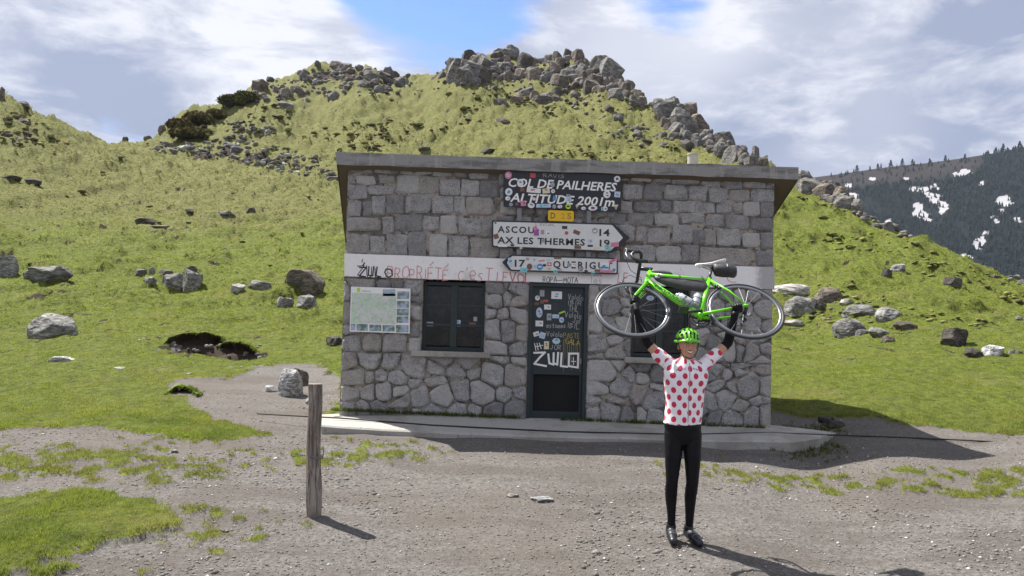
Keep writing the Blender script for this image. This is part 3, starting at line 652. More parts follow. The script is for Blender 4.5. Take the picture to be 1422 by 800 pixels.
rubble([([(598, 108), (640, 80), (800, 78), (862, 104), (900, 150), (890, 168), (800, 140), (700, 130), (612, 118)], 260), ([(900, 146), (960, 163), (1012, 190), (1070, 232), (985, 212), (930, 195)], 170), ([(700, 130), (880, 160), (950, 205), (880, 210), (760, 160)], 60),
        ([(350, 120), (440, 98), (545, 96), (575, 118), (540, 136), (430, 136), (350, 145)], 190), ([(200, 200), (330, 190), (395, 205), (475, 238), (470, 250), (400, 244), (330, 226), (205, 208)], 240), ([(312, 170), (385, 182), (375, 192), (325, 186)], 50), ([(1110, 246), (1150, 244), (1188, 288), (1270, 332), (1200, 308), (1140, 276)], 110),
        ([(215, 462), (370, 480), (372, 520), (260, 510), (180, 480)], 60), ([(1080, 400), (1180, 420), (1270, 450), (1260, 470), (1150, 450), (1090, 440)], 30)], 0, 3, 9, [(.17, .165, .165), (.13, .115, .10), (.23, .22, .21)], 'small broken stones lying between the rocks of the crags and screes')
rubble([([(0, 150), (60, 165), (75, 200), (0, 215)], 50), ([(0, 150), (80, 190), (180, 205), (300, 250), (470, 260), (470, 330), (0, 330)], 26), ([(0, 330), (470, 330), (470, 440), (0, 440)], 8), ([(600, 120), (760, 130), (950, 210), (1040, 230), (500, 212), (520, 140)], 130), ([(230, 185), (350, 145), (560, 130), (560, 205), (480, 215), (380, 190)], 110),
        ([(1085, 260), (1160, 285), (1280, 345), (1415, 400), (1422, 480), (1300, 450), (1085, 400)], 170), ([(1080, 420), (1422, 480), (1422, 560), (1080, 540)], 50)], 0, 3, 12, [(.17, .175, .058), (.20, .205, .068), (.13, .125, .045), (.085, .070, .036), (.18, .165, .07)], 'small dark turf lumps and tussocks breaking the grass of the slopes', 'turf_lumps', (.22, .45), .50)
for u, vb, w, h, mt, lb in [
 (1, 139, 9, 18, B, 'brown pointed rock on the skyline at the left edge'), (32, 147, 22, 7, G, 'flat rock on the left skyline'),
 (174, 197, 8, 8, DK, 'small dark rock at the low point of the left saddle'), (206, 190, 11, 7, B, 'reddish rock on the saddle skyline'), (225, 184, 11, 12, B, 'upright brown rock beside the heather bank'),
 (360, 127, 24, 18, B, 'rounded brown rock standing up on the left shoulder'), (376, 115, 12, 6, DK, 'small rock on the skyline right of the rounded brown one'),
 (397, 152, 22, 12, G, 'dark wedge shaped block below the left shoulder'), (440, 97, 7, 9, DK, 'little cairn like rock on the knoll'), (473, 92, 7, 7, DK, 'second little rock on the top of the knoll'),
 (655, 117, 34, 32, G, 'big smooth block on the left side of the summit crag'), (700, 80, 36, 14, G, 'flat cap slab on top of the summit'), (955, 150, 26, 20, B, 'pointed brown block where the descending crest begins'),
 (1049, 222, 10, 20, G, 'thin upright spike at the end of the descending crest'), (15, 255, 28, 7, DK, 'flat dark turf step on the left slope'), (47, 258, 22, 8, DK, 'second flat dark turf step on the left slope'),
 (205, 310, 30, 8, DK, 'dark turf scrape in the middle of the left slope'), (222, 318, 28, 6, B, 'brown turf scrape just below the dark one'), (262, 296, 15, 6, DK, 'small dark turf lump above the scrapes'),
 (313, 305, 26, 8, G, 'flat stone half sunk in the left slope'), (348, 295, 14, 8, B, 'brown stone right of the half sunk one'), (760, 146, 40, 14, DK, 'long dark rock in the turf under the summit crag'),
 (700, 172, 24, 9, DK, 'dark rock in the green slope behind the hut'), (590, 213, 18, 7, DK, 'dark stone just above the left part of the roof'), (680, 214, 28, 8, DK, 'dark stone just above the middle of the roof')]:
    boulder(u, vb, w, h, mt, lb, None, 'rock', sub=3, sink=.2)
# turf tussocks that overhang in small dark steps
def tussock_mesh(seed):
    r_ = random.Random(seed); bm = bmesh.new(); bmesh.ops.create_icosphere(bm, subdivisions=3, radius=.5)
    for v in bm.verts:
        q = fbm(np.array([v.co.x*5+seed]), np.array([v.co.y*5+v.co.z*4]), seed, 3)[0]; v.co *= .7+.6*q
    me = bpy.data.meshes.new('tussock'); bm.to_mesh(me); bm.free(); return me
# low banks of bare peat with a lip of turf
m, t, b = new_mat('peat'); MAT['peat'] = m
oc = N(t, 'ShaderNodeTexCoord').outputs['Object']; n = NOISE(t, oc, 9, 6, .7); setc(t, b, MIX(t, n, (.016, .012, .009), (.055, .041, .029))); b.inputs['Roughness'].default_value = 1.0; b.inputs['Specular IOR Level'].default_value = .1; bump(t, b, n, 1.0, .05)
def bank(top, bot, label):
    n = 18; Tp = []; Bt = []
    def along(l, f):
        x = f*(len(l)-1); i = min(int(x), len(l)-2); return (l[i][0]+(l[i+1][0]-l[i][0])*(x-i), l[i][1]+(l[i+1][1]-l[i][1])*(x-i))
    for i in range(n+1):
        u, v = along(bot, i/n); p = ground_at(u, v); Bt.append(p+Vector((0, .10, -.05))); u2, v2 = along(top, i/n); q = P(u2, v2, p.y-.04+.10*math.sin(math.pi*i/n)); q.z += random.uniform(-.02, .02); q.y += random.uniform(-.05, .05); Tp.append(q)
    c = Bt[n//2].copy(); rt = empty('earth_bank', tuple(c), label, 'earth bank')
    V = []; Fc = []
    for i in range(n+1):
        m1 = Tp[i].lerp(Bt[i], .5)+Vector((0, .12*math.sin(math.pi*i/n), 0)); V += [Tp[i], m1, Bt[i]]
    for i in range(n): a = 3*i; Fc += [(a, a+1, a+4, a+3), (a+1, a+2, a+5, a+4)]
    mesh('soil_face', V, Fc, MAT['peat'], rt, c)
    V = []; Fc = []; L = 1.3
    for i in range(n+1):
        for k in range(5):
            f_ = k/4; y = Tp[i].y-.01+f_*L; x = Tp[i].x*(1+f_*L/Tp[i].y); gz = float(height(np.array([x]), np.array([y]))[0])-.03; f2 = f_*f_*(3-2*f_); V.append((x, y, max((Tp[i].z+.012)*(1-f2)+gz*f2, gz-.02 if k else -9)))
    for i in range(n):
        for k in range(4): a = 5*i+k; Fc.append((a, a+5, a+6, a+1))
    tt_ = mesh('turf_top', V, Fc, MAT['turf'], rt, c)
    k = 900; f_ = rng.random(k); i_ = np.minimum((f_*n).astype(int), n-1); w_ = f_*n-i_; TA = np.array([tuple(q) for q in Tp]); b0 = TA[i_]*(1-w_[:, None])+TA[i_+1]*w_[:, None]; b0[:, 1] += rng.uniform(-.02, .25, k); b0[:, 2] += rng.uniform(-.02, .0, k)-(b0[:, 1]*0)
    dv_ = rng.normal(0, .025, (k, 3)); dv_[:, 2] = rng.uniform(-.05, .05, k); dv_[:, 1] -= .03; sx_ = np.stack([np.full(k, .012), np.zeros(k), np.zeros(k)], 1)
    V3 = np.stack([b0-sx_, b0+sx_, b0+dv_], 1).reshape(-1, 3)-np.array(tuple(c)); o = big_mesh('turf_fringe', V3, np.arange(len(V3)).reshape(-1, 3), MAT['grass_blades'], np.repeat(np.array([[.15, .20, .035]])*rng.uniform(.5, 1.2, (k, 1)), 3, 0)); o.parent = rt; tag(o, kind='stuff')
m, t, b = new_mat('turf'); MAT['turf'] = m
oc = N(t, 'ShaderNodeTexCoord').outputs['Object']; n = NOISE(t, oc, 9, 8, .75); setc(t, b, MIX(t, n, (.07, .105, .016), (.15, .19, .036))); b.inputs['Roughness'].default_value = .95; bump(t, b, n, 1.0, .05)
bank([(228, 478), (236, 468), (262, 462), (290, 463), (308, 469), (315, 478)], [(231, 480), (246, 484), (268, 483), (285, 480), (303, 479), (314, 481)], 'widest dark peat bank under a turf lip on the left grass')
bank([(300, 482), (312, 476), (334, 475), (350, 483), (358, 492)], [(302, 484), (318, 490), (334, 495), (346, 497), (356, 494)], 'dark peat bank right of the widest one, nearer the hut')
bank([(229, 549), (236, 541), (250, 537), (266, 541), (276, 549)], [(231, 551), (238, 549), (250, 546), (262, 547), (274, 552)], 'small peat edge where the turf meets the bare path')
# heather and juniper bushes on the left shoulder
def leaf_cloud(name, blobs, n, size, cols, label, cat):
    Vv = []; Cc = []; mb = MB()
    for (c, r3, k) in blobs:
        th = rng.uniform(0, 6.28, k); ph = np.arccos(rng.uniform(-.2, 1, k)); rr = rng.uniform(.72, 1.05, k)
        pos = np.stack([c[0]+r3[0]*rr*np.sin(ph)*np.cos(th), c[1]+r3[1]*rr*np.sin(ph)*np.sin(th), c[2]+r3[2]*rr*np.cos(ph)], 1)
        for j in range(3):
            Vv.append((pos, rng.normal(0, size, (k, 3))))
        col = cols[0]*(1-rng.random((k, 1)))+cols[1]*rng.random((k, 1)); Cc.append(col)
    V3 = []; 
    for i in range(0, len(Vv), 3):
        V3.append(np.stack([Vv[i][0]+Vv[i][1], Vv[i+1][0]+Vv[i+1][1], Vv[i+2][0]+Vv[i+2][1]], 1))
    V3 = np.concatenate(V3).reshape(-1, 3); Cc = np.repeat(np.concatenate(Cc), 3, 0)
    e = V3.mean(0); o = big_mesh('foliage', V3-e, np.arange(len(V3)).reshape(-1, 3), MAT['conifers'], Cc)
    rt = empty(name, tuple(e), label, cat); o.parent = rt
    st = MB()
    for (c, r3, k) in blobs: st.ball((c[0]-e[0], c[1]-e[1], c[2]-e[2]), (r3[0]*.8, r3[1]*.8, r3[2]*.8), 10, 6)
    s = st.build('stems', simple('woody_stems', (.035, .032, .016), .95), rt); tag(s, kind='stuff')
    return rt
def bush(pts, label, cols):
    bl = []
    for u, v, w, h in pts:
        p = ground_at(u, v); k = p.y/FPX; bl.append(((p.x, p.y, p.z+h*k*.2), (w*k*.5, w*k*.45, h*k*.62), 2200))
    leaf_cloud('heather_bush', bl, 900, .20, cols, label, 'bush')
bush([(322, 148, 36, 15), (342, 143, 34, 17)], 'dark green juniper bush on the skyline of the left shoulder', (np.array((.055, .065, .018)), np.array((.12, .115, .04))))
bush([(250, 182, 34, 13), (275, 173, 40, 16), (262, 190, 50, 12), (300, 165, 24, 10)], 'wide brown and green heather bank above the saddle', (np.array((.085, .085, .028)), np.array((.17, .135, .06))))
# ------------------------------------------------------------------ far mountain with forest and snow
mt_c = [(1000, 262), (1100, 250), (1155, 243), (1190, 238), (1240, 231), (1290, 226), (1340, 219), (1390, 211), (1422, 204), (1500, 190), (1700, 150), (1900, 160)]
rx_ = []; rz_ = []
for u, v in mt_c: p = P(u, v, 1400); rx_.append(p.x); rz_.append(p.z)
def mheight(x, y):
    x = np.asarray(x, float); y = np.asarray(y, float)
    a = x/y*1400; zr = np.interp(a, rx_, rz_)*1.0
    tt = np.clip((y-700)/700, 0, 1); zr = np.interp(a, rx_, rz_, left=60)
    base = -90+(zr+90)*tt**1.0
    gul = (fbm(x*.006+y*.003, y*.0035, 111, 4)-.5)*70*np.sin(np.clip(tt, 0, 1)*math.pi)
    back = np.clip((y-1400)/500, 0, 1)*80
    return base+gul+(fbm(x*.02, y*.02, 113, 3)-.5)*5*(tt < 1)-back
ax_ = np.linspace(.32, 1.35, 230); yy_ = np.linspace(690, 1800, 190)
MX = ax_[None]*yy_[:, None]; MY = np.repeat(yy_[:, None], len(ax_), 1); MZ = mheight(MX, MY)
def zp(l): return [(1050+x/3.637, 180+y/3.637) for x, y in l]
snow = [zp(l) for l in [
 [(718, 318), (780, 298), (860, 290), (920, 262), (948, 250), (942, 272), (900, 302), (800, 312), (730, 330)], [(795, 375), (822, 345), (850, 410), (888, 425), (882, 460), (860, 478), (830, 450), (792, 450)],
 [(868, 318), (945, 335), (930, 352), (890, 384), (868, 345)], [(928, 368), (972, 370), (955, 410), (930, 438), (916, 420)], [(998, 215), (1072, 203), (1067, 232), (1030, 247), (990, 240)],
 [(1213, 333), (1272, 326), (1277, 372), (1248, 392)], [(1222, 425), (1263, 396), (1240, 440), (1208, 467)], [(1163, 433), (1207, 435), (1195, 458)],
 [(1083, 560), (1167, 508), (1150, 560), (1120, 620), (1097, 672), (1036, 660), (1045, 628), (1078, 640)], [(1308, 423), (1347, 418), (1335, 462), (1303, 462)], [(478, 325), (523, 310), (505, 352), (483, 358)],
 [(648, 463), (692, 433), (680, 482), (653, 488)], [(740, 248), (785, 235), (780, 243), (745, 254)], [(828, 240), (862, 232), (858, 242), (832, 247)], [(1100, 278), (1145, 268), (1142, 288), (1105, 292)], [(560, 245), (605, 240), (600, 258), (565, 256)], [(1318, 735), (1352, 765), (1352, 790), (1325, 770)], [(455, 275), (475, 278), (470, 292), (456, 290)]]]
SN = [np.array([tuple(ground_at(u, v, mheight, 692, 1420))[:2] for u, v in l]) for l in snow]
def snowmask(x, y, pad=0.0):
    w_ = (fbm(x*.045, y*.02, 121, 4)-.5)*22+(fbm(x*.15, y*.05, 123, 3)-.5)*12; m_ = np.zeros(np.shape(x))
    for q in SN:
        c = q.mean(0); sc = np.array([1.0, .35])
        m_ = np.maximum(m_, sst(sdist(x, y*.35, q*sc)+w_*.55+pad-.2, -2.2, 2.2))
    return m_
sm = snowmask(MX, MY)
crest = sst(MY, 1290, 1350)*(1-sst(MX/MY, .60, .64))
nr, nc = MX.shape; idx = np.arange(nr*nc).reshape(nr, nc)
F = np.stack([idx[:-1, :-1], idx[:-1, 1:], idx[1:, 1:], idx[1:, :-1]], -1).reshape(-1, 4)
m, t, b = new_mat('mountainside'); MAT['mtn'] = m
oc = N(t, 'ShaderNodeTexCoord').outputs['Object']; A = N(t, 'ShaderNodeSeparateColor', ins={0: attr(t, 'zones').outputs['Color']})
n = NOISE(t, oc, .05, 8, .7); nn = NOISE(t, oc, .3, 4, .7)
c = MIX(t, n, (.005, .009, .012), (.012, .017, .018)); c = MIX(t, A.outputs[1], c, MIX(t, nn, (.018, .016, .017), (.036, .030, .028)))
c = MIX(t, MR(t, M_(t, 'ADD', A.outputs[0], M_(t, 'MULTIPLY', M_(t, 'SUBTRACT', nn, .5), .5)), .40, .60), c, MIX(t, nn, (.24, .24, .26), (.44, .435, .455)))
setc(t, b, c); b.inputs['Roughness'].default_value = .95; b.inputs['Specular IOR Level'].default_value = .1
mtn = big_mesh('far_mountain', np.stack([MX, MY, MZ], -1).reshape(-1, 3), F, MAT['mtn'], np.stack([sm, crest, sm*0], -1).reshape(-1, 3), 'zones')
mtn.data.polygons.foreach_set('use_smooth', [True]*len(mtn.data.polygons)); tag(mtn, kind='structure')
NT = 34000
ty = rng.uniform(720, 1400, NT); tx = rng.uniform(.40, 1.1, NT)*ty
cr_m = sst(ty, 1290, 1350)*(1-sst(tx/ty, .60, .64)); dn = fbm(tx*.012, ty*.008, 131, 4)
keep = ((snowmask(tx, ty, 1.5) < .35) | (rng.random(NT) < .16)) & (rng.random(NT) < np.where(cr_m > .4, .10, np.clip((dn-.15)*4, .30, 1)))
tx, ty = tx[keep], ty[keep]; n = len(tx); tz = mheight(tx, ty)-.5; th_ = rng.uniform(5, 10.5, n)
m6 = 6; an = np.arange(m6)/m6*2*math.pi
lev = [(.08, .27), (.5, .15), (.42, .21), (1.0, 0.0)]
ring0 = np.stack([np.cos(an)*.23, np.sin(an)*.23, np.full(m6, .08)], 1); ring1 = np.stack([np.cos(an+.3)*.15, np.sin(an+.3)*.15, np.full(m6, .42)], 1)
tv = np.vstack([ring0, [(0, 0, .62)], ring1, [(0, 0, 1.0)]]); tf = [(i, (i+1) % 6, 6) for i in range(6)]+[(7+i, 7+(i+1) % 6, 13) for i in range(6)]
TV = tv[None]*th_[:, None, None]*np.array([1, 1, 1.0])*(1+rng.uniform(-.2, .2, (n, 14, 1))*np.array([1, 1, 0]))+np.stack([tx, ty, tz], -1)[:, None]
TF = (np.array(tf)[None]+14*np.arange(n)[:, None, None]).reshape(-1, 3)
tc = np.array((.007, .013, .014))*rng.uniform(.5, 1.8, (n, 1)); 
tag(big_mesh('conifer_forest', TV.reshape(-1, 3), TF, MAT['conifers'], np.repeat(tc, 14, 0)), 'dark conifer forest covering the far mountainside', 'forest', kind='stuff')
bark = simple('bark', (.05, .04, .035), .95)
def pine(u, v, hpx, i):
    p = P(u, v, 1392); z = float(mheight(np.array([p.x]), np.array([p.y]))[0]); H = hpx*1392/FPX
    lb = ['first lone dark pine on the far ridge, beside the crag', 'pine with a broad crown standing second on the far ridge', 'tall narrow pine on the far ridge, third from the crag', 'pine next to the tall narrow one on the far ridge',
          'rounded pine in the middle of the far ridge', 'small pointed pine on the bare brown ridge', 'dark pine on the bare brown ridge near the forest', 'small pine just left of the dense forest on the ridge', 'pine at the corner where the forest meets the ridge',
          'tall pine at the top of the dense forest', 'tall pine on the skyline near the right edge'][i]
    rt = empty('pine_tree', (p.x, p.y, z-1), lb, 'tree', 'pines standing out along the far ridge')
    MB().tube([(0, 0, 0), (0, 0, H*.5)], [H*.05, H*.03], 6).build('trunk', bark, rt)
    r_ = random.Random(i); V = []; Fc = []; C = []
    k = 260
    zz = np.array([r_.random()**.8 for _ in range(k)]); rad = (1-zz)**.8*H*.30*np.array([r_.uniform(.5, 1.1) for _ in range(k)]); an = np.array([r_.uniform(0, 6.28) for _ in range(k)])
    c0 = np.stack([np.cos(an)*rad, np.sin(an)*rad, H*.15+zz*H*.9], 1)
    V = (c0[:, None]+rng.normal(0, H*.055, (k, 3, 3))).reshape(-1, 3)
    o = big_mesh('crown', V, np.arange(len(V)).reshape(-1, 3), MAT['conifers'], np.tile(np.array((.008, .014, .015)), (len(V), 1))); o.parent = rt
for i, q in enumerate([(1190, 240, 11), (1219, 233, 9), (1237, 231, 11), (1253, 229, 11), (1267, 228, 9), (1291, 226, 8), (1313, 223, 9), (1340, 219, 8), (1383, 211, 9), (1393, 210, 12), (1416, 205, 12)]): pine(*q, i)
# ------------------------------------------------------------------ the stone hut
HY = 11.7
def wp(u, v, y=HY): p = P(u, v, y); return (p.x, p.z)
TL = wp(482, 229); TR = wp(1075.5, 249); BL = wp(473, 580); BR = wp(1069, 602)
XL = (TL[0]+BL[0])/2; XR = (TR[0]+BR[0])/2; TOPZ = (TL[1]+TR[1])/2; BASEZ = min(BL[1], BR[1])-.25
hut = empty('stone_hut', ((XL+XR)/2, HY+1.3, .22), 'small grey stone hut with an overhanging concrete roof and a white painted band', 'hut')
HO = tuple(hut.location)
def rect(u0, v0, u1, v1):
    a = wp(u0, (v0)); b_ = wp(u1, v1); return a[0], b_[0], b_[1], a[1]     # x0,x1,z0,z1
band_z1 = wp(780, 362)[1]; band_z0 = wp(780, 393)[1]
wx0, wx1 = wp(586, 440)[0], wp(673, 440)[0]; wz0 = wp(629, 488)[1]
dx0, dx1 = wp(733, 480)[0], wp(815, 480)[0]; dz0 = wp(774, 580)[1]
rx0, rx1 = wp(877, 450)[0], wp(958, 450)[0]; rz0 = wp(918, 497)[1]
BACK = HY+2.6; LFL = .42; drop = .405
def topz(y): return TOPZ - (y-HY)*drop
def slabpoly(x0, x1, z0, z1, y0, y1): pass
w = MB()
w.box((XL, HY, band_z0-.0), (XR, HY+.35, TOPZ)); 
for x0, x1, z0 in ((XL, wx0, BASEZ), (wx1, dx0, BASEZ), (dx1, rx0, BASEZ), (rx1, XR, BASEZ)): w.box((x0, HY, z0), (x1, HY+.35, band_z0))
w.box((wx0, HY, BASEZ), (wx1, HY+.35, wz0)); w.box((rx0, HY, BASEZ), (rx1, HY+.35, rz0))
wall = w.build('wall', MAT['mortar'], hut, HO)
def sidewall(xf, xb, sgn):
    s = MB(); tk = .3*sgn; y0 = HY+.352
    s.add([(xf+(xb-xf)*.13, y0, BASEZ), (xb, BACK, BASEZ), (xb, BACK, topz(BACK)), (xf+(xb-xf)*.13, y0, topz(y0)-.02), (xf+tk, y0, BASEZ), (xb+tk, BACK, BASEZ), (xb+tk, BACK, topz(BACK)), (xf+tk, y0, topz(y0)-.02)],
          [(0, 1, 2, 3), (7, 6, 5, 4), (3, 2, 6, 7), (0, 4, 5, 1), (0, 3, 7, 4), (1, 5, 6, 2)]); return s
sidewall(XL, XL-LFL+.19, 1).build('side_wall', MAT['mortar'], hut, HO); sidewall(XR, XR, -1).build('side_wall', MAT['mortar'], hut, HO)
MB().box((XL-LFL+.19, BACK, BASEZ), (XR, BACK+.3, topz(BACK)-.14)).build('rear_wall', MAT['mortar'], hut, HO)
MB().box((XL+.3, HY+.36, BASEZ), (XR-.3, BACK-.01, dz0-.02)).build('floor', MAT['inside'], hut, HO)
MB().box((XL+.35, HY+1.5, dz0), (XR-.35, HY+1.55, topz(HY+1.5)-.1)).build('inner_wall', MAT['inside'], hut, HO)
stone_i = [0]
def stone(poly, parent, y=HY, inset=.006, proud=(.008, .024), ytan=None):
    """one rounded block from a flat outline (x,z)"""
    n = len(poly); c = np.mean(poly, 0); pl_ = []
    for i in range(n):
        p = np.array(poly[i]); a = np.array(poly[i-1]); b_ = np.array(poly[(i+1) % n])
        la, lb = np.linalg.norm(a-p), np.linalg.norm(b_-p); ch = min(.045, .22*min(la, lb))*random.uniform(.4, 1.2)
        if la < .03 and lb < .03: pl_.append(p); continue
        pl_ += [p+(a-p)/max(la, 1e-6)*ch, p+(b_-p)/max(lb, 1e-6)*ch]
    out = []
    for i in range(len(pl_)):
        p = pl_[i]; q = pl_[(i+1) % len(pl_)]; out.append(p)
        if np.linalg.norm(q-p) > .16: out.append((p+q)/2+np.random.default_rng(i+stone_i[0]).normal(0, .007, 2))
    pl_ = np.array(out); k = len(pl_); d = pl_-c; r_ = np.linalg.norm(d, axis=1)[:, None]; u_ = d/np.maximum(r_, 1e-6)
    jit = rng.normal(0, .0045, (k, 1))
    r0 = c+u_*(r_-inset+jit); r1 = c+u_*(r_-inset-.008+jit); r2 = c+u_*(r_-inset-.038+jit*1.5)
    pr = random.uniform(*proud); tx_, tz_ = random.uniform(-.05, .05), random.uniform(-.05, .05)
    v = []
    for q in r0: v.append((q[0], y+.01, q[1]))
    for q in r1: v.append((q[0], y-pr*.62, q[1]))
    for q in r2: e = q-c; v.append((q[0], y-pr-(e[0]*tx_+e[1]*tz_)-random.uniform(0, .013), q[1]))
    v.append((c[0]+random.uniform(-.04, .04), y-pr-random.uniform(0, .018), c[1]+random.uniform(-.03, .03)))
    f = []
    for i in range(k):
        j = (i+1) % k; f += [(i, j, j+k, i+k), (i+k, j+k, j+2*k, i+2*k), (i+2*k, j+2*k, 3*k)]
    ar = sum(pl_[i][0]*pl_[(i+1) % k][1]-pl_[(i+1) % k][0]*pl_[i][1] for i in range(k))
    if ar < 0: f = [q[::-1] for q in f]
    stone_i[0] += 1
    return v, f
def put_stone(poly, **kw):
    v, f = stone(poly, wall, **kw); return mesh('stone', v, f, MAT['block'], wall, HO)
Lz = [ # left half, upper wall: blocks seen in the photograph (zoomed coordinates)
(172,243,152,188),(247,298,155,192),(303,437,158,196),(441,508,160,200),(513,607,163,200),(612,712,166,208),(717,796,170,212),(801,912,174,220),
(165,199,196,250),(205,308,203,253),(330,408,205,248),(165,262,255,330),(273,412,261,308),(420,541,206,300),(548,645,211,302),(650,758,222,310),(762,860,228,315),(866,960,232,320),
(160,235,335,420),(240,290,340,420),(294,361,313,414),(369,462,305,412),(467,602,305,404),(608,722,314,408),(726,786,315,415),(792,932,320,418),
(160,340,428,500),(345,406,420,514),(413,556,414,503),(562,643,418,500),(653,742,418,516),(748,872,430,520),(878,960,425,530),
(157,276,512,615),(281,362,525,618),(371,482,515,628),(487,579,503,633),(595,692,513,632),(698,802,525,634),(810,962,536,640)]
Rz = [(308,356,200,234),(361,476,203,238),(484,579,206,242),(584,735,208,250),(740,838,212,264),(852,955,217,276),(959,1079,222,272),(1083,1125,225,275),
(325,426,252,334),(434,530,250,334),(543,665,254,334),(672,766,262,340),(778,875,270,350),(886,990,280,345),(996,1125,276,346),
(300,375,340,402),(386,516,344,397),(520,578,338,397),(587,706,340,402),(709,810,348,406),(815,900,358,406),(903,957,350,410),(960,1050,346,420),(1053,1120,347,425),
(250,338,408,470),(347,484,404,472),(494,621,408,474),(634,756,404,456),(760,860,412,478),(866,991,413,492),(995,1118,428,497),
(298,386,468,558),(396,448,478,555),(455,577,482,565),(582,692,464,562),(692,757,492,572),(757,817,490,575),(822,945,486,576),(955,1045,508,584),(1050,1118,506,592),
(325,495,574,655),(500,630,578,662),(634,722,572,668),(728,1000,588,680),(1020,1115,604,684)]
def jr(u0, u1, v0, v1):
    j = lambda k=1.2: random.uniform(-k, k)
    sl_ = (u1-u0)*.034
    return [wp(u0+j(), v1-sl_*.3+j()), wp((u0+u1)/2+j(), v1+j(.6)), wp(u1+j(), v1+sl_*.3+j()), wp(u1+j(), v0+sl_*.3+j()), wp((u0+u1)/2+j(), v0+j(.6)), wp(u0+j(), v0-sl_*.3+j())]
for a, b_, c, d in Lz:
    put_stone(jr(440+a/3.808, 440+b_/3.808, 190+c/3.81, 190+d/3.81), inset=-.003)
for a, b_, c, d in Rz:
    put_stone(jr(780+a/3.808, 780+b_/3.808, 190+c/3.81, 190+d/3.81), inset=-.003)
# blocks behind the signs
for r_i in range(6):
    u = 693
    lim = [858, 862, 855, 843, 853, 862][r_i]
    while u < lim-6:
        w_ = min(random.uniform(20, 36), lim-u)
        if lim-u-w_ < 9: w_ = lim-u
        y0 = 238+r_i*20.5+(u-693)*.034; put_stone(jr(u+1, u+w_-1.6, y0+1, y0+18.6), inset=-.003); u += w_
# rubble below the band: cells round the stones' centres
sA = [(462,60),(465,110),(460,180),(455,255),(455,330),(140,100),(140,180),(140,250),(220,60),(300,60),(390,60),(210,130),(290,140),(380,150),(230,215),(320,225),(410,225),
(158,325),(262,320),(370,325),(140,410),(235,395),(335,415),(455,435),(550,442),(640,455),(735,465),(815,475),(905,480),(160,478),(245,480),(295,480),(370,490),(450,508),(550,502),
(150,545),(245,550),(310,548),(375,550),(395,590),(660,545),(768,545),(860,550),(935,550),(580,570),(480,585),(150,615),(210,610),(290,605),(540,635),(470,640),(390,645),(640,630),(725,625),(820,625),(915,632),(850,395),(930,400),
(825,65),(875,60),(935,80),(825,115),(885,110),(930,120),(805,185),(868,190),(930,190),(825,268),(935,268),(885,265),(820,335),(915,335),(580,400),(700,410)]
sA = [(440+x/3.333, 380+y/3.333) for x, y in sA]
sB = [(140,90),(200,80),(270,75),(150,150),(210,150),(270,130),(150,215),(200,215),(260,200),(270,170),(140,305),(220,290),(150,358),(240,345),(290,330),(170,435),(290,435),(345,440),(150,490),(240,490),(330,510),(410,490),(140,540),(225,540),(410,540),(140,600),(210,600),(265,610),(350,600),(410,610),(240,390),(420,420),(350,400),
(500,440),(560,430),(480,500),(550,500),(510,560),(580,545),(470,600),(540,610),(600,590),
(600,290),(645,300),(700,330),(760,330),(820,340),(870,330),(590,345),(650,350),(600,400),(625,440),(700,385),(770,385),(850,375),(655,410),(700,425),(770,420),(850,415),(650,480),(725,485),(800,475),(870,480),(620,550),(690,535),(760,570),(835,545),(640,610),(740,620),(825,620),(865,620),
(580,90),(640,90),(700,90),(760,90),(820,90),(870,90),(580,150),(650,150),(720,155),(790,150),(860,150),(590,210),(660,215),(740,220),(820,215),(870,220),(600,250),(680,265),(760,275),(840,275)]
sB = [(780+x/3.0775, 380+y/3.0775) for x, y in sB]
seeds = [wp(u, v) for u, v in sA+sB]
def clip(poly, n, c):
    out = []
    for i in range(len(poly)):
        p, q = poly[i], poly[(i+1) % len(poly)]; dp, dq = p[0]*n[0]+p[1]*n[1]-c, q[0]*n[0]+q[1]*n[1]-c
        if dp <= 0: out.append(p)
        if (dp < 0) != (dq < 0): t_ = dp/(dp-dq); out.append((p[0]+(q[0]-p[0])*t_, p[1]+(q[1]-p[1])*t_))
    return out
def hq(s, q): return .06*math.sin(37*(s[0]+q[0])+23*(s[1]+q[1]))
WT = {}
def wt(s):
    if s not in WT: WT[s] = random.uniform(-.16, .16)
    return WT[s]
def cells(x0, x1, z0, z1):
    ss = [s for s in seeds if x0 <= s[0] <= x1 and z0 <= s[1] <= z1]
    for i, s in enumerate(ss):
        pl_ = [(x0, z0), (x1, z0), (x1, z1), (x0, z1)]
        for j, q in enumerate(ss):
            if i == j: continue
            # blocks are laid in courses: neighbours above and below count as farther off sideways
            n = (q[0]-s[0]+hq(s, q), (q[1]-s[1])*1.25); m_ = ((s[0]+q[0])/2, (s[1]+q[1])/2)
            dd_ = n[0]*(q[0]-s[0])+n[1]*(q[1]-s[1]); pl_ = clip(pl_, n, n[0]*m_[0]+n[1]*m_[1]+dd_*(wt(s)-wt(q)))
            if len(pl_) < 3: break
        if len(pl_) < 3: continue
        cc = [pl_[0]]
        for p in pl_[1:]:
            if math.hypot(p[0]-cc[-1][0], p[1]-cc[-1][1]) > .035: cc.append(p)
        if math.hypot(cc[0][0]-cc[-1][0], cc[0][1]-cc[-1][1]) < .035: cc.pop()
        if len(cc) < 3: continue
        put_stone(cc, inset=random.uniform(.002, .010), proud=(.014, .05))
bz = dz0-.10
cells(XL, wx0-.005, wz0-.045, band_z0-.01); cells(wx1+.005, dx0-.004, wz0-.045, band_z0-.01); cells(XL, dx0-.004, bz, wz0-.05)
cells(dx1+.004, rx0-.005, rz0-.045, band_z0-.01); cells(rx1+.005, XR, rz0-.045, band_z0-.01); cells(dx1+.004, XR, bz-.10, rz0-.05)
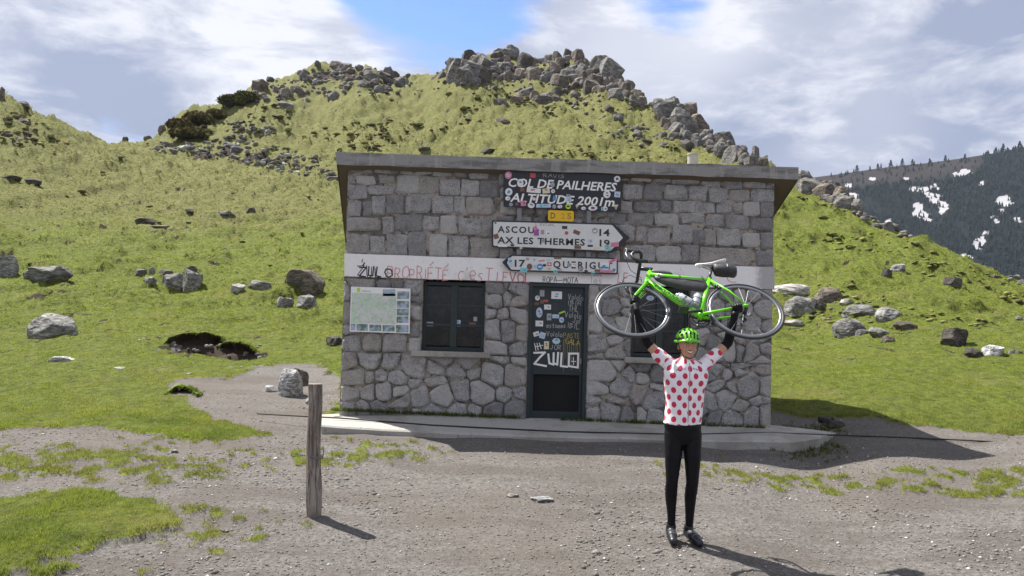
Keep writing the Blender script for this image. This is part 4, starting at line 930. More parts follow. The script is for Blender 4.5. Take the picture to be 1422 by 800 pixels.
# stones of the side and rear walls, seen only from a step aside
sb = MB()
for sgn, xf, xb in ((-1, XL, XL-LFL+.19), (1, XR, XR)):
    z = BASEZ+.1
    while z < TOPZ-.2:
        y = HY+.36; hh_ = random.uniform(.2, .3)
        while y < BACK-.1:
            w_ = random.uniform(.22, .42); y1 = min(y+w_, BACK)
            if z+hh_ < topz(y1)-.05:
                f0, f1 = (y-HY)/2.6, (y1-HY)/2.6; xa, xc = xf+(xb-xf)*f0, xf+(xb-xf)*f1; o_ = .03*sgn
                v8 = [(xa-.02*sgn, y+.012, z+.012), (xc-.02*sgn, y1-.012, z+.012), (xc-.02*sgn, y1-.012, z+hh_-.012), (xa-.02*sgn, y+.012, z+hh_-.012), (xa+o_, y+.03, z+.03), (xc+o_, y1-.03, z+.03), (xc+o_, y1-.03, z+hh_-.03), (xa+o_, y+.03, z+hh_-.03)]
                sb.add(v8, [(4, 5, 6, 7), (0, 1, 5, 4), (1, 2, 6, 5), (2, 3, 7, 6), (3, 0, 4, 7)] if sgn > 0 else [(7, 6, 5, 4), (4, 5, 1, 0), (5, 6, 2, 1), (6, 7, 3, 2), (7, 4, 0, 3)])
            y = y1
        z += hh_
tag(sb.build('side_stonework', MAT['block'], hut, HO), kind='stuff')
# roof slab
rf = HY-.16
a0, a1 = wp(465.5, 211, rf), wp(1109, 232, rf); b0, b1 = wp(467.5, 228.5, rf), wp(1109, 249.5, rf)
yb_ = BACK+.25; lf = LFL+.03; rr_ = MB(); dzb = (yb_-rf)*drop
nseg = 26; top = []; bot = []
for i in range(nseg+1):
    f_ = i/nseg; jx = random.uniform(-.006, .006)
    top.append((a0[0]+(a1[0]-a0[0])*f_, rf+random.uniform(-.006, .006), a0[1]+(a1[1]-a0[1])*f_+jx)); bot.append((b0[0]+(b1[0]-b0[0])*f_, rf+random.uniform(-.006, .006), b0[1]+(b1[1]-b0[1])*f_+random.uniform(-.008, .008)))
topb = [(p[0]-lf*(1-i/nseg), yb_, p[2]-dzb) for i, p in enumerate(top)]; botb = [(p[0]-lf*(1-i/nseg), yb_, p[2]-dzb) for i, p in enumerate(bot)]
V = top+bot+topb+botb; k = nseg+1; Fs = []
for i in range(nseg): Fs += [(k+i, k+i+1, i+1, i), (i, i+1, 2*k+i+1, 2*k+i), (2*k+i, 2*k+i+1, 3*k+i+1, 3*k+i)]
Fs += [(k, 0, 2*k, 3*k), (nseg, k+nseg, 3*k+nseg, 2*k+nseg)]
roof = mesh('roof', V, Fs, MAT['concrete'], hut, HO)
sof = MB(); sof.add([(p[0]+(.012 if i == 0 else -.012 if i == nseg else 0), p[1]+.02, p[2]+.004) for i, p in enumerate(bot)]+[(p[0]+(.012 if i == 0 else -.012 if i == nseg else 0), p[1]-.02, p[2]+.004) for i, p in enumerate(botb)], [(i, k+i, k+i+1, i+1) for i in range(nseg)])
sof.build('roof_underside', MAT['soffit'], hut, HO)
rc = MB(); cxy = P(962, 218, HY+.75); rc.tube([(cxy.x, cxy.y, cxy.z-.45), (cxy.x, cxy.y, cxy.z+.03)], [.088, .085], 18); rc.tube([(cxy.x, cxy.y, cxy.z+.031), (cxy.x, cxy.y, cxy.z+.05)], [.097, .094], 18)
rc.build('vent_stack', simple('pale_cement', (.42, .40, .35), .9, 0, .2, 20), hut, HO)
# lintel band, straight painted beam over the openings
def slant(u0, u1, vt0, vb0, vt1, vb1, y0, y1, name, mat, parent, n=14):
    V = []; Fs = []
    for i in range(n+1):
        f_ = i/n; u = u0+(u1-u0)*f_; t_ = wp(u, vt0+(vt1-vt0)*f_); q = wp(u, vb0+(vb1-vb0)*f_); j = random.uniform(-.004, .004)
        V += [(t_[0], y0, t_[1]+j), (q[0], y0, q[1]+j), (t_[0], y1, t_[1]+j), (q[0], y1, q[1]+j)]
    for i in range(n):
        a = 4*i; b_ = a+4; Fs += [(a+1, b_+1, b_, a), (a, b_, b_+2, a+2), (a+3, b_+3, b_+1, a+1)]
    Fs += [(0, 2, 3, 1), (4*n+1, 4*n+3, 4*n+2, 4*n)]
    return mesh(name, V, Fs, mat, parent, HO)
BY = HY-.035
band = slant(479, 1074.5, 352.5, 384, 371.5, 402, BY, HY+.05, 'lintel_band', MAT['white_band'], hut)
# ---- pen strokes and lettering
def arc(cx, cy, rx, ry, a0, a1, n=8): return [(cx+rx*math.cos(R(a0+(a1-a0)*i/n)), cy+ry*math.sin(R(a0+(a1-a0)*i/n))) for i in range(n+1)]
SF = {'A': [[(0, 0), (.45, 1), (.9, 0)], [(.2, .38), (.7, .38)]], 'B': [[(0, 0), (0, 1), (.6, .85), (.1, .55), (.7, .3), (0, 0)]], 'C': [arc(.5, .5, .5, .5, 60, 300)], 'D': [[(0, 0), (0, 1), (.6, .8), (.75, .4), (.5, .05), (0, 0)]],
 'E': [[(.7, 1), (0, 1), (0, 0), (.75, 0)], [(0, .5), (.55, .52)]], 'G': [arc(.5, .5, .5, .5, 60, 330)+[(.95, .45), (.55, .45)]], 'H': [[(0, 0), (0, 1)], [(.75, 0), (.75, 1)], [(0, .5), (.75, .5)]], 'I': [[(.1, 0), (.1, 1)]], 'J': [[(.6, 1), (.6, .2), (.3, 0), (0, .2)]],
 'K': [[(0, 0), (0, 1)], [(.7, 1), (0, .45), (.75, 0)]], 'L': [[(0, 1), (0, 0), (.6, 0)]], 'M': [[(0, 0), (.1, 1), (.45, .4), (.8, 1), (.9, 0)]], 'N': [[(0, 0), (0, 1), (.7, 0), (.7, 1)]], 'O': [arc(.45, .5, .45, .5, 90, 450, 12)], 'P': [[(0, 0), (0, 1), (.55, .95), (.65, .65), (.45, .45), (0, .45)]],
 'R': [[(0, 0), (0, 1), (.55, .95), (.65, .7), (.4, .5), (0, .48)], [(.3, .48), (.7, 0)]], 'S': [[(.7, .9), (.35, 1), (.05, .8), (.2, .55), (.6, .42), (.65, .15), (.3, 0), (0, .12)]], 'T': [[(0, 1), (.8, 1)], [(.4, 1), (.4, 0)]], 'U': [[(0, 1), (.05, .15), (.35, 0), (.65, .15), (.7, 1)]], 'V': [[(0, 1), (.35, 0), (.75, 1)]],
 'W': [[(0, 1), (.1, .05), (.45, .1), (.45, .8)], [(.45, .1), (.85, .05), (.9, 1)]], 'X': [[(0, 0), (.7, 1)], [(0, 1), (.7, 0)]], 'Y': [[(0, 1), (.35, .5), (.7, 1)], [(.35, .5), (.3, 0)]], 'Z': [[(0, .95), (.75, 1), (0, .05), (.85, 0)]],
 'a': [arc(.3, .3, .28, .3, 40, 400)+[(.6, 0)]], 'c': [arc(.35, .3, .33, .32, 50, 310)], 'e': [[(.05, .3), (.6, .35)]+arc(.32, .32, .3, .32, 20, 320)], 'i': [[(.1, 0), (.1, .6)], [(.1, .8), (.12, .84)]], 'l': [[(.1, 0), (.12, 1)]], 'o': [arc(.3, .3, .28, .3, 90, 450)], 's': [[(.5, .58), (.2, .6), (.1, .42), (.45, .25), (.4, .03), (.05, 0)]], 'n': [[(0, 0), (0, .6), (.4, .6), (.5, 0)]], 't': [[(.25, .9), (.25, 0), (.45, 0)], [(0, .6), (.5, .6)]],
 'm': [[(0, 0), (0, .6), (.25, .6), (.3, 0)], [(.3, .5), (.55, .6), (.6, 0)]], "'": [[(.1, 1), (.05, .75)]], '-': [[(0, .45), (1.5, .5)]], ' ': [], 'b': [[(0, 1), (0, 0), (.5, .1), (.5, .5), (0, .5)]], '1': [[(0, .7), (.25, 1), (.25, 0)]], '+': [[(0, .5), (.5, .5)], [(.25, .85), (.25, .1)]]}
SF['É'] = SF['E']+[[(.2, 1.15), (.7, 1.5)]]; SF['Ż'] = SF['Z']+[[(.35, 1.3), (.5, 1.6)]]
def stroke_w(ch): return {' ': .5, 'I': .3, 'i': .3, 'l': .3, "'": .2, 'W': 1.05, 'M': 1.0, '-': 1.6, '1': .4}.get(ch, .62 if ch.islower() else .85)
def strokes(text, u0, v0, u1, v1, h, mat, parent, y, thick=.012, wob=.03, name='graffiti', off=HO, sp_=.22, dep=.0025):
    """hand lettering between two baseline pixels, as thin ribbons of paint"""
    a = Vector((wp(u0, v0, y)[0], 0, wp(u0, v0, y)[1])); e = Vector((wp(u1, v1, y)[0], 0, wp(u1, v1, y)[1])); hh_ = h*y/FPX
    L = (e-a).length; dx = (e-a).normalized(); up = Vector((-dx.z, 0, dx.x)); tot = sum(stroke_w(c)+sp_ for c in text)-sp_; sx = L/tot
    mb = MB(); cur = 0; r_ = random.Random(hash(text) % 1000 if False else sum(map(ord, text))); lay = 0
    for ch in text:
        jy = r_.uniform(-.06, .06); js = r_.uniform(.9, 1.08)
        for ln in SF.get(ch, []):
            pts = [a+dx*((cur+p[0]+r_.uniform(-wob, wob))*sx)+up*((p[1]*js+jy+r_.uniform(-wob, wob))*hh_) for p in ln]
            for i in range(len(pts)-1):
                p, q = pts[i], pts[i+1]; d = (q-p)
                if d.length < 1e-5: continue
                d.normalize(); nn = Vector((-d.z, 0, d.x))*thick/2; p2 = p-d*thick*.3; q2 = q+d*thick*.3; lay += 1; yy2 = y-dep-(lay % 7)*.00025
                k = [p2-nn, q2-nn, q2+nn, p2+nn]; mb.add([(s.x, yy2, s.z) for s in k], [(0, 1, 2, 3)])
        cur += stroke_w(ch)+sp_
    return mb.build(name, mat, parent, off)
GB = BY
strokes('ŻULO', 499, 383, 544, 386, 13, MAT['ink_black'], band, GB, .020, .08); strokes('ŻUL', 497, 384, 530, 385, 15, MAT['ink_black'], band, GB-.002, .012, .10)
strokes('PROPRIÉTÉ', 538, 386, 623, 389, 16, MAT['ink_red'], band, GB, .011, .05, sp_=.16); strokes("c'esT", 636, 388, 684, 391, 20, MAT['ink_red'], band, GB, .011)
strokes('LE', 690, 391, 705, 392, 12, MAT['ink_red'], band, GB, .012); strokes('VOL', 708, 391, 738, 392, 12, MAT['ink_red'], band, GB, .018, .05)
strokes('ROPA-MOTA', 754, 392, 802, 393, 7.5, MAT['ink_black'], band, GB, .008, .03); strokes('LE', 858, 393, 872, 394, 13, MAT['ink_red'], band, GB, .012)
strokes('VIDA mas', 802, 383, 836, 384, 4, MAT['ink_faded'], band, GB, .006, .06); strokes('C', 1010, 391, 1024, 392, 10, MAT['ink_red'], band, GB, .01); strokes('les', 820, 393, 836, 394, 9, MAT['ink_faded'], band, GB, .007)
# ---- windows
def window(x0, x1, z0, z1, label=None, stk=()):
    w = MB(); y0 = HY+.12; y1 = HY+.17; fw = .055
    for bx in (((x0, y0, z0), (x0+fw, y1, z1)), ((x1-fw, y0, z0), (x1, y1, z1)), ((x0+fw, y0, z0), (x1-fw, y1, z0+fw)), ((x0+fw, y0, z1-fw), (x1-fw, y1, z1))): w.box(*bx)
    wd = w.build('window', MAT['frame_green'], hut, HO)
    xm = (x0+x1)/2; MB().box((xm-.045, y0-.012, z0+fw), (xm+.045, y1-.01, z1-fw)).build('mullion', MAT['frame_green'], wd)
    wd.data  # frame
    bpy.context.view_layer.update()
    last = COL.objects[-1]
    return wd, xm, y0, y1, fw
def win(x0, x1, z0, z1):
    y0 = HY+.12; y1 = HY+.17; fw = .055; xm = (x0+x1)/2
    w = MB()
    for bx in (((x0, y0, z0), (x0+fw, y1, z1)), ((x1-fw, y0, z0), (x1, y1, z1)), ((x0+fw, y0, z0), (x1-fw, y1, z0+fw)), ((x0+fw, y0, z1-fw), (x1-fw, y1, z1))): w.box(*bx)
    wd = w.build('window', MAT['frame_green'], hut, HO)
    MB().box((xm-.05, y0-.012, z0+fw), (xm+.05, y1-.01, z1-fw)).build('mullion', MAT['frame_green'], wd, HO)
    for xa, xb in ((x0+fw, xm-.05), (xm+.05, x1-fw)):
        for f0, f1 in ((0, .36), (.36, .68), (.68, 1)):
            za, zb = z0+fw+(z1-z0-2*fw)*f0, z0+fw+(z1-z0-2*fw)*f1
            MB().box((xa+.002, y0+.02, za+.016), (xb-.002, y0+.028, zb-.016)).build('pane', MAT['glass'], wd, HO)
            if f0 > 0: MB().box((xa, y0+.004, za-.016), (xb, y1-.015, za+.016)).build('glazing_bar', MAT['frame_green'], wd, HO)
    return wd
def sill(x0, x1, z):
    s = MB(); n = 8; V = []
    s.box((x0, HY-.13, z-.085), (x1, HY+.12, z)); o = s.build('window_sill', MAT['slab'], hut, HO); bv = o.modifiers.new('b', 'BEVEL'); bv.width = .012; bv.segments = 2; return o
wl = win(wx0, wx1, wz0+.004, band_z0-.03); sill(wp(572, 493)[0], wp(681, 497)[0], wz0)
wr = win(rx0, rx1, rz0+.004, band_z0-.03); sill(wp(866, 500)[0], wp(965, 503)[0], rz0)
def sticker(parent, u, v, w, h, mat, y, shape='rect', ang=0, off=HO, label=None, name='sticker'):
    cx, cz = wp(u, v, y); k = y/FPX; W_, H_ = w*k/2, h*k/2; ca, sa = math.cos(R(ang)), math.sin(R(ang))
    if shape == 'round': pts = [(W_*math.cos(i*math.pi/9), H_*math.sin(i*math.pi/9)) for i in range(18)]
    elif shape == 'tri': pts = [(-W_, H_), (W_, H_), (0, -H_)]
    else: pts = [(-W_, -H_), (W_, -H_), (W_, H_), (-W_, H_)]
    pts = [(cx+p[0]*ca-p[1]*sa, cz+p[0]*sa+p[1]*ca) for p in pts]
    m_ = MB().prism(pts, y-.0012-random.uniform(0, .0008), y)
    st__ = m_.build(name, MAT[mat], parent, off)
    if mat in ('s_white', 's_pale', 's_cream', 's_grey', 's_cyan', 's_pink') and min(W_, H_) > .018:
        r_ = random.Random(int(u*31+v*17)); b_ = MB()
        for q in range(2): xx = r_.uniform(-.5, .1)*W_; zz = r_.uniform(-.5, .3)*H_; b_.prism([(cx+xx, cz+zz), (cx+xx+W_*.6, cz+zz+.002), (cx+xx+W_*.6, cz+zz+H_*.32), (cx+xx, cz+zz+H_*.3)], y-.0042-.0004*q, y-.003)
        b_.build('sticker_print', MAT[r_.choice(('s_black', 's_red', 's_blue', 's_grey', 's_brown'))], parent, off)
    return st__
GY_ = HY+.14-.001
for q in ((597, 450, 9, 6, 's_grey'), (636, 449, 7, 9, 's_pale'), (656, 451, 9, 6, 's_brown'), (660, 443, 5, 6, 's_grey')): sticker(wl, *q, GY_)
sticker(wr, 903, 414, 11, 7, 's_pale', GY_, 'round')
# ---- door
dt = band_z0-.012; dyy = HY+.06
df = MB()
for bx in (((dx0, HY-.01, dz0-.1), (dx0+.055, HY+.14, dt)), ((dx1-.055, HY-.01, dz0-.1), (dx1, HY+.14, dt)), ((dx0+.055, HY-.01, dt-.05), (dx1-.055, HY+.14, dt))): df.box(*bx)
door = df.build('door', MAT['door_green'], hut, HO)
mid = wp(774, 519)[1]; kz = wp(774, 572)[1]
MB().box((dx0+.057, dyy, mid), (dx1-.057, dyy+.04, dt-.052)).build('upper_panel', MAT['door_green'], door, HO)
lp = MB()
for bx in (((dx0+.057, dyy-.004, kz), (dx0+.1, dyy+.044, mid)), ((dx1-.1, dyy-.004, kz), (dx1-.057, dyy+.044, mid)), ((dx0+.057, dyy-.006, dz0-.02), (dx1-.057, dyy+.046, kz)), ((dx0+.1, dyy-.008, mid-.02), (dx1-.1, dyy+.044, mid+.02))): lp.box(*bx)
lp.build('lower_frame', MAT['door_green'], door, HO)
MB().box((dx0+.1, dyy+.03, kz), (dx1-.1, dyy+.038, mid-.02)).build('opening_shade', MAT['inside'], door, HO)  # black sheet standing in for the dark of the open lower door
MB().box((dx0, HY-.06, dz0-.16), (dx1, HY+.15, dz0-.022)).build('threshold', MAT['slab'], hut, HO)
MB().box((wp(805, 500)[0], dyy-.03, wp(805, 500)[1]-.06), (wp(807, 500)[0]+.01, dyy, wp(805, 500)[1]+.02)).build('lock_plate', MAT['steel'], door, HO)
def dp(x, y): return 720+x/3.81, 385+y/3.81
for q in [(125, 85, 24, 34, 's_grey'), (202, 95, 56, 40, 's_white'), (154, 158, 36, 26, 's_white'), (196, 158, 30, 40, 's_black'), (162, 210, 24, 36, 's_grey'), (197, 207, 36, 20, 's_pale'), (110, 245, 40, 30, 's_white'), (94, 300, 32, 24, 's_white', 'rect', 20), (127, 308, 30, 32, 's_pale', 'rect', -15), (148, 360, 26, 42, 's_cream'), (95, 140, 26, 14, 's_brown'), (125, 130, 20, 20, 's_brown'), (230, 186, 34, 8, 's_lime', 'rect', 22),
          (100, 110, 26, 26, 's_white', 'round'), (110, 187, 34, 54, 's_pale', 'round'), (228, 226, 26, 30, 's_pale', 'round'), (200, 338, 42, 32, 's_pale', 'round'), (145, 125, 24, 12, 's_red')]:
    u, v = dp(q[0], q[1]); sticker(door, u, v, q[2]/3.81, q[3]/3.81, q[4], dyy, q[5] if len(q) > 5 else 'rect', q[6] if len(q) > 6 else 0)
def dtext(s, x0, y0, x1, y1, h, mat, th, wob=.05): 
    u0, v0 = dp(x0, y0); u1, v1 = dp(x1, y1); return strokes(s, u0, v0, u1, v1, h/3.81, mat, door, dyy, th, wob)
for s, x0, y0, x1, y1, h in [('Vololo', 262, 118, 342, 124, 30), ('IBIR', 262, 144, 335, 150, 22), ('THL', 265, 178, 320, 182, 30), ('Vololo', 245, 212, 332, 220, 30), ('Joy', 285, 240, 325, 248, 30), ('estames', 148, 266, 250, 270, 24), ('IBIL', 260, 268, 325, 274, 28), ('Vololo', 148, 312, 232, 316, 26), ('JOR', 168, 380, 225, 385, 24)]:
    dtext(s.replace('y', 'l'), x0, y0, x1, y1, h, MAT['ink_faded'], .008)
dtext('PASTE', 238, 320, 325, 324, 24, MAT['ink_gold'], .008); dtext('GALA', 250, 352, 322, 358, 26, MAT['ink_gold'], .012)
for i, (x, y0, y1) in enumerate([(237, 330, 500), (246, 320, 430), (258, 350, 470), (270, 345, 420), (281, 350, 490), (292, 330, 440), (304, 350, 400), (312, 340, 470), (325, 350, 500)]):
    u0, v0 = dp(x, y1); u1, v1 = dp(x, y0); p = wp(u0, v0, dyy); q = wp(u1, v1, dyy)
    MB().prism([(p[0]-.002, p[1]), (p[0]+.002, p[1]), (q[0]+.003, q[1]), (q[0]-.003, q[1])], dyy-.0022, dyy).build('paint_drip', MAT['ink_gold'], door, HO)
zul = dict(Z=[(82, 400), (140, 398), (112, 425), (84, 458), (146, 470)], U=[(158, 408), (163, 455), (185, 462), (186, 402)], U2=[(186, 455), (205, 462), (210, 400)], L=[(228, 402), (224, 470), (258, 474)], O=[(268, 405), (266, 470), (314, 478), (316, 404), (266, 404)], p=[(290, 425), (291, 462)], p2=[(280, 445), (302, 446)], s=[(85, 350), (92, 388)], s2=[(98, 350), (104, 385)], s3=[(110, 348), (120, 378)], s4=[(92, 368), (128, 360)])
mb = MB()
for k_, ln in zul.items():
    th = .030 if k_[0] in 'ZULO' else .012
    for i in range(len(ln)-1):
        p = Vector((*wp(*dp(*ln[i]), dyy), 0)); q = Vector((*wp(*dp(*ln[i+1]), dyy), 0)); d = (q-p).normalized(); nn = Vector((-d.y, d.x, 0))*th/2; p -= d*th*.4; q += d*th*.4
        yy2 = dyy-.004-.0003*i; mb.add([(s.x, yy2, s.y) for s in (p-nn, q-nn, q+nn, p+nn)], [(0, 1, 2, 3)])
mb.build('graffiti', MAT['ink_white'], door, HO)
# ------------------------------------------------------------------ printed text
def text_mesh(s, bold=.0, shear=0.0, space=1.0):
    cu_ = bpy.data.curves.new('txt', 'FONT'); cu_.body = s; cu_.size = 1; cu_.offset = bold; cu_.shear = shear; cu_.space_character = space; cu_.resolution_u = 2
    o = bpy.data.objects.new('txt', cu_); COL.objects.link(o); bpy.context.view_layer.update()
    me = bpy.data.meshes.new_from_object(o.evaluated_get(bpy.context.evaluated_depsgraph_get())); v = [tuple(p.co) for p in me.vertices]; f = [tuple(p.vertices) for p in me.polygons]
    bpy.data.objects.remove(o); bpy.data.curves.remove(cu_); bpy.data.meshes.remove(me); return v, f
def print_text(s, u0, vb0, u1, vb1, h, mat, parent, y, bold=.02, shear=0, off=None, name='lettering', space=1.0):
    """text from baseline pixel (u0,vb0) to (u1,vb1), capitals h pixels high"""
    v, f = text_mesh(s, bold, shear, space); xs = [p[0] for p in v]; zs = [p[1] for p in v]; x0, x1 = min(xs), max(xs)
    a = wp(u0, vb0, y); e = wp(u1, vb1, y); k = y/FPX; hs = h*k/.70; sx = math.hypot(e[0]-a[0], e[1]-a[1])/(x1-x0); dx = ((e[0]-a[0]), (e[1]-a[1])); L = math.hypot(*dx); dx = (dx[0]/L, dx[1]/L)
    V = [(a[0]+(p[0]-x0)*sx*dx[0]-p[1]*hs*dx[1], y-.0016, a[1]+(p[0]-x0)*sx*dx[1]+p[1]*hs*dx[0]) for p in v]
    return mesh(name, V, f, mat, parent, off)
def board(poly_px, y0, y1, mat, name, parent, off):
    return MB().prism([wp(u, v, y0) for u, v in poly_px], y0, y1).build(name, MAT[mat], parent, off)
def S_(x, y): return 680+x/4.705, 225+y/4.705     # zoom of the sign area
def rnd(pts, r=6):
    out = []; n = len(pts)
    for i in range(n):
        p = Vector(pts[i]); a = Vector(pts[i-1]); b_ = Vector(pts[(i+1) % n])
        out += [tuple(p+(a-p).normalized()*r), tuple(p+(a-p).normalized()*r*.3+(b_-p).normalized()*r*.3), tuple(p+(b_-p).normalized()*r)]
    return out
SY = HY-.12
def pole(u0, v0, u1, v1, label):
    a = wp(u0, v0, SY+.04); e = wp(u1, v1, SY+.04); rt = MB()
    rt.prism([(a[0]-.035, a[1]), (a[0]+.035, a[1]), (e[0]+.035, e[1]), (e[0]-.035, e[1])], SY+.022, SY+.05)
    o = rt.build('sign_post', MAT['steel'], None); tag(o, label, 'post')
    bk = MB()
    for z in (a[1]-.15, (a[1]+e[1])/2, e[1]+.15): bk.box((a[0]-.02, SY+.05, z-.02), (a[0]+.02, HY+.02, z+.02))
    bk.build('bracket', MAT['steel'], o); return o
pole(*S_(197, 60), *S_(190, 680), 'left grey steel strip on the hut wall carrying the road signs'); pole(*S_(651, 80), *S_(643, 700), 'right grey steel strip on the hut wall carrying the road signs')
# pass sign
pc_ = P(780, 268, SY); s1 = empty('pass_sign', tuple(pc_), 'black sign under the roof edge with the pass name and altitude in white italic letters', 'sign'); o1 = tuple(pc_)
board([S_(*p) for p in rnd([(90, 62), (858, 85), (858, 325), (90, 292)], 10)], SY, SY+.02, 'sign_black', 'board', s1, o1)
print_text('COL DE PAILHERES', *S_(122, 160), *S_(830, 192), 56/4.705, MAT['ink_white'], s1, SY, .020, .20, o1); print_text('ALTITUDE 2001m', *S_(132, 258), *S_(815, 290), 56/4.705, MAT['ink_white'], s1, SY, .020, .20, o1)
strokes('RAVIS', *S_(350, 100), *S_(490, 106), 5, MAT['ink_faded'], s1, SY, .006, .06, off=o1)
for q in [(122, 86, 46, 50, 's_pink', 'round'), (122, 86, 22, 24, 's_white', 'round'), (282, 88, 36, 30, 's_red'), (282, 95, 30, 12, 's_white'), (200, 137, 42, 54, 's_white', 'round'), (833, 111, 42, 42, 's_white', 'round'), (833, 111, 18, 18, 's_black', 'round'), (125, 195, 48, 50, 's_white', 'round'), (125, 195, 26, 26, 's_pale', 'round'),
          (288, 186, 92, 30, 's_white'), (369, 189, 48, 32, 's_cream'), (414, 191, 26, 26, 's_white', 'round'), (766, 212, 48, 50, 's_white', 'round'), (834, 212, 38, 38, 's_pale'), (118, 238, 34, 28, 's_white', 'round'), (514, 244, 36, 40, 's_pale'), (514, 220, 26, 18, 's_grey'), (513, 290, 36, 36, 's_lime', 'round'), (513, 290, 22, 12, 's_black', 'round'),
          (271, 283, 46, 36, 's_white', 'round'), (220, 270, 34, 34, 's_pink'), (352, 286, 96, 24, 's_pale'), (335, 286, 20, 22, 's_cyan'), (422, 291, 26, 28, 's_grey', 'round'), (459, 291, 32, 22, 's_white', 'round'), (571, 293, 24, 24, 's_cream', 'tri'), (613, 303, 32, 22, 's_white', 'round'), (674, 301, 60, 34, 's_white', 'round'), (674, 301, 26, 18, 's_purple', 'round'),
          (753, 305, 36, 32, 's_white', 'round'), (736, 306, 16, 22, 's_cyan'), (825, 296, 34, 34, 's_cream', 'tri'), (139, 278, 26, 24, 's_grey', 'round'), (177, 275, 22, 22, 's_brown', 'round'), (290, 241, 22, 22, 's_white', 'round'), (213, 182, 30, 22, 's_brown'), (411, 148, 28, 34, 's_grey', 'round'), (423, 237, 20, 32, 's_blue')]:
    u, v = S_(q[0], q[1]); sticker(s1, u, v, q[2]/4.705, q[3]/4.705, q[4], SY-(.0022 if q[2] < 30 else .0005), q[5] if len(q) > 5 else 'rect', random.uniform(-8, 8), o1)
# yellow road number plate
pc_ = P(779, 299.5, SY); s2 = empty('road_number_plate', tuple(pc_), 'small yellow road number plate with faded D 25 between the black and white signs', 'sign'); o2 = tuple(pc_)
board([S_(*p) for p in rnd([(382, 314), (551, 320), (549, 390), (381, 384)], 10)], SY, SY+.02, 'sign_yellow', 'board', s2, o2)
print_text('D', *S_(397, 368), *S_(428, 369), 38/4.705, simple('ink_olive', (.16, .12, .02), .6), s2, SY, .02, 0, o2); print_text('2', *S_(466, 371), *S_(490, 372), 36/4.705, simple('ink_worn_gold', (.50, .32, .02), .6), s2, SY, .02, 0, o2); print_text('S', *S_(505, 371), *S_(534, 372), 38/4.705, simple('ink_ochre', (.30, .22, .03), .6), s2, SY, .02, 0, o2)
# right arrow sign
pc_ = P(778, 328, SY); s3 = empty('direction_sign', tuple(pc_), 'large white arrow sign pointing right with two villages and the figures 14 and 19', 'sign'); o3 = tuple(pc_)
board([S_(*p) for p in rnd([(14, 380), (810, 402), (916, 497), (800, 592), (14, 556)], 9)], SY, SY+.025, 'ink_black', 'border', s3, o3)
board([S_(*p) for p in rnd([(24, 390), (800, 411), (872, 495), (790, 580), (24, 547)], 8)], SY-.004, SY-.0002, 'sign_white', 'board', s3, o3)
Y3 = SY-.004
print_text('ASCOU', *S_(52, 460), *S_(290, 466), 42/4.705, MAT['ink_black'], s3, Y3, .026, 0, o3, space=1.25); print_text('AX LES THERMES', *S_(50, 530), *S_(622, 546), 42/4.705, MAT['ink_black'], s3, Y3, .026, 0, o3, space=1.1)
print_text('14', *S_(716, 482), *S_(784, 484), 44/4.705, MAT['ink_black'], s3, Y3, .026, 0, o3); print_text('19', *S_(718, 551), *S_(784, 553), 44/4.705, MAT['ink_black'], s3, Y3, .026, 0, o3)
strokes('L EsToML', *S_(300, 412), *S_(430, 420), 3, MAT['s_brown'], s3, Y3, .004, .06, off=o3)
for q in [(305, 460, 34, 44, 's_purple'), (298, 432, 26, 26, 's_pink', 'rect', 30), (345, 458, 22, 30, 's_grey'), (384, 465, 40, 40, 's_white', 'round'), (490, 428, 34, 20, 's_black'), (502, 464, 24, 24, 's_red', 'round'), (502, 464, 10, 10, 's_white', 'round'), (568, 460, 44, 26, 's_brown', 'rect', -20), (687, 449, 40, 40, 's_grey', 'round'), (687, 449, 20, 20, 's_white', 'round'), (655, 517, 34, 28, 's_pale', 'round'), (657, 548, 34, 14, 's_black'),
          (817, 540, 54, 30, 's_pink', 'rect', 8), (772, 562, 38, 38, 's_cyan', 'rect', 20), (575, 558, 44, 20, 's_brown'), (42, 486, 32, 32, 's_brown', 'rect', 20), (148, 543, 28, 14, 's_black', 'round'), (85, 549, 60, 12, 's_white'), (700, 562, 40, 14, 's_cream'), (205, 562, 20, 16, 's_cream', 'round'), (350, 514, 20, 26, 's_grey'), (38, 398, 12, 10, 's_black')]:
    u, v = S_(q[0], q[1]); sticker(s3, u, v, q[2]/4.705, q[3]/4.705, q[4], Y3-(.0022 if q[2] < 25 else .0005), q[5] if len(q) > 5 else 'rect', q[6] if len(q) > 6 else 0, o3)
# left arrow sign
pc_ = P(778, 368, SY); s4 = empty('direction_sign', tuple(pc_), 'smaller white arrow sign pointing left with the figure 17 and one half covered village name', 'sign'); o4 = tuple(pc_)
board([S_(*p) for p in rnd([(80, 655), (140, 604), (838, 628), (838, 735), (132, 712)], 8)], SY, SY+.025, 'ink_black', 'border', s4, o4)
board([S_(*p) for p in rnd([(112, 658), (146, 614), (829, 637), (829, 725), (140, 703)], 7)], SY-.004, SY-.0002, 'sign_white', 'board', s4, o4)
print_text('17', *S_(163, 683), *S_(232, 684), 44/4.705, MAT['ink_black'], s4, Y3, .026, 0, o4); print_text('QUERIGUT', *S_(414, 690), *S_(800, 702), 44/4.705, MAT['ink_black'], s4, Y3, .026, 0, o4, space=1.35)
strokes('-', *S_(250, 640), *S_(255, 640), 3, MAT['ink_black'], s4, Y3, .004, .06, off=o4)
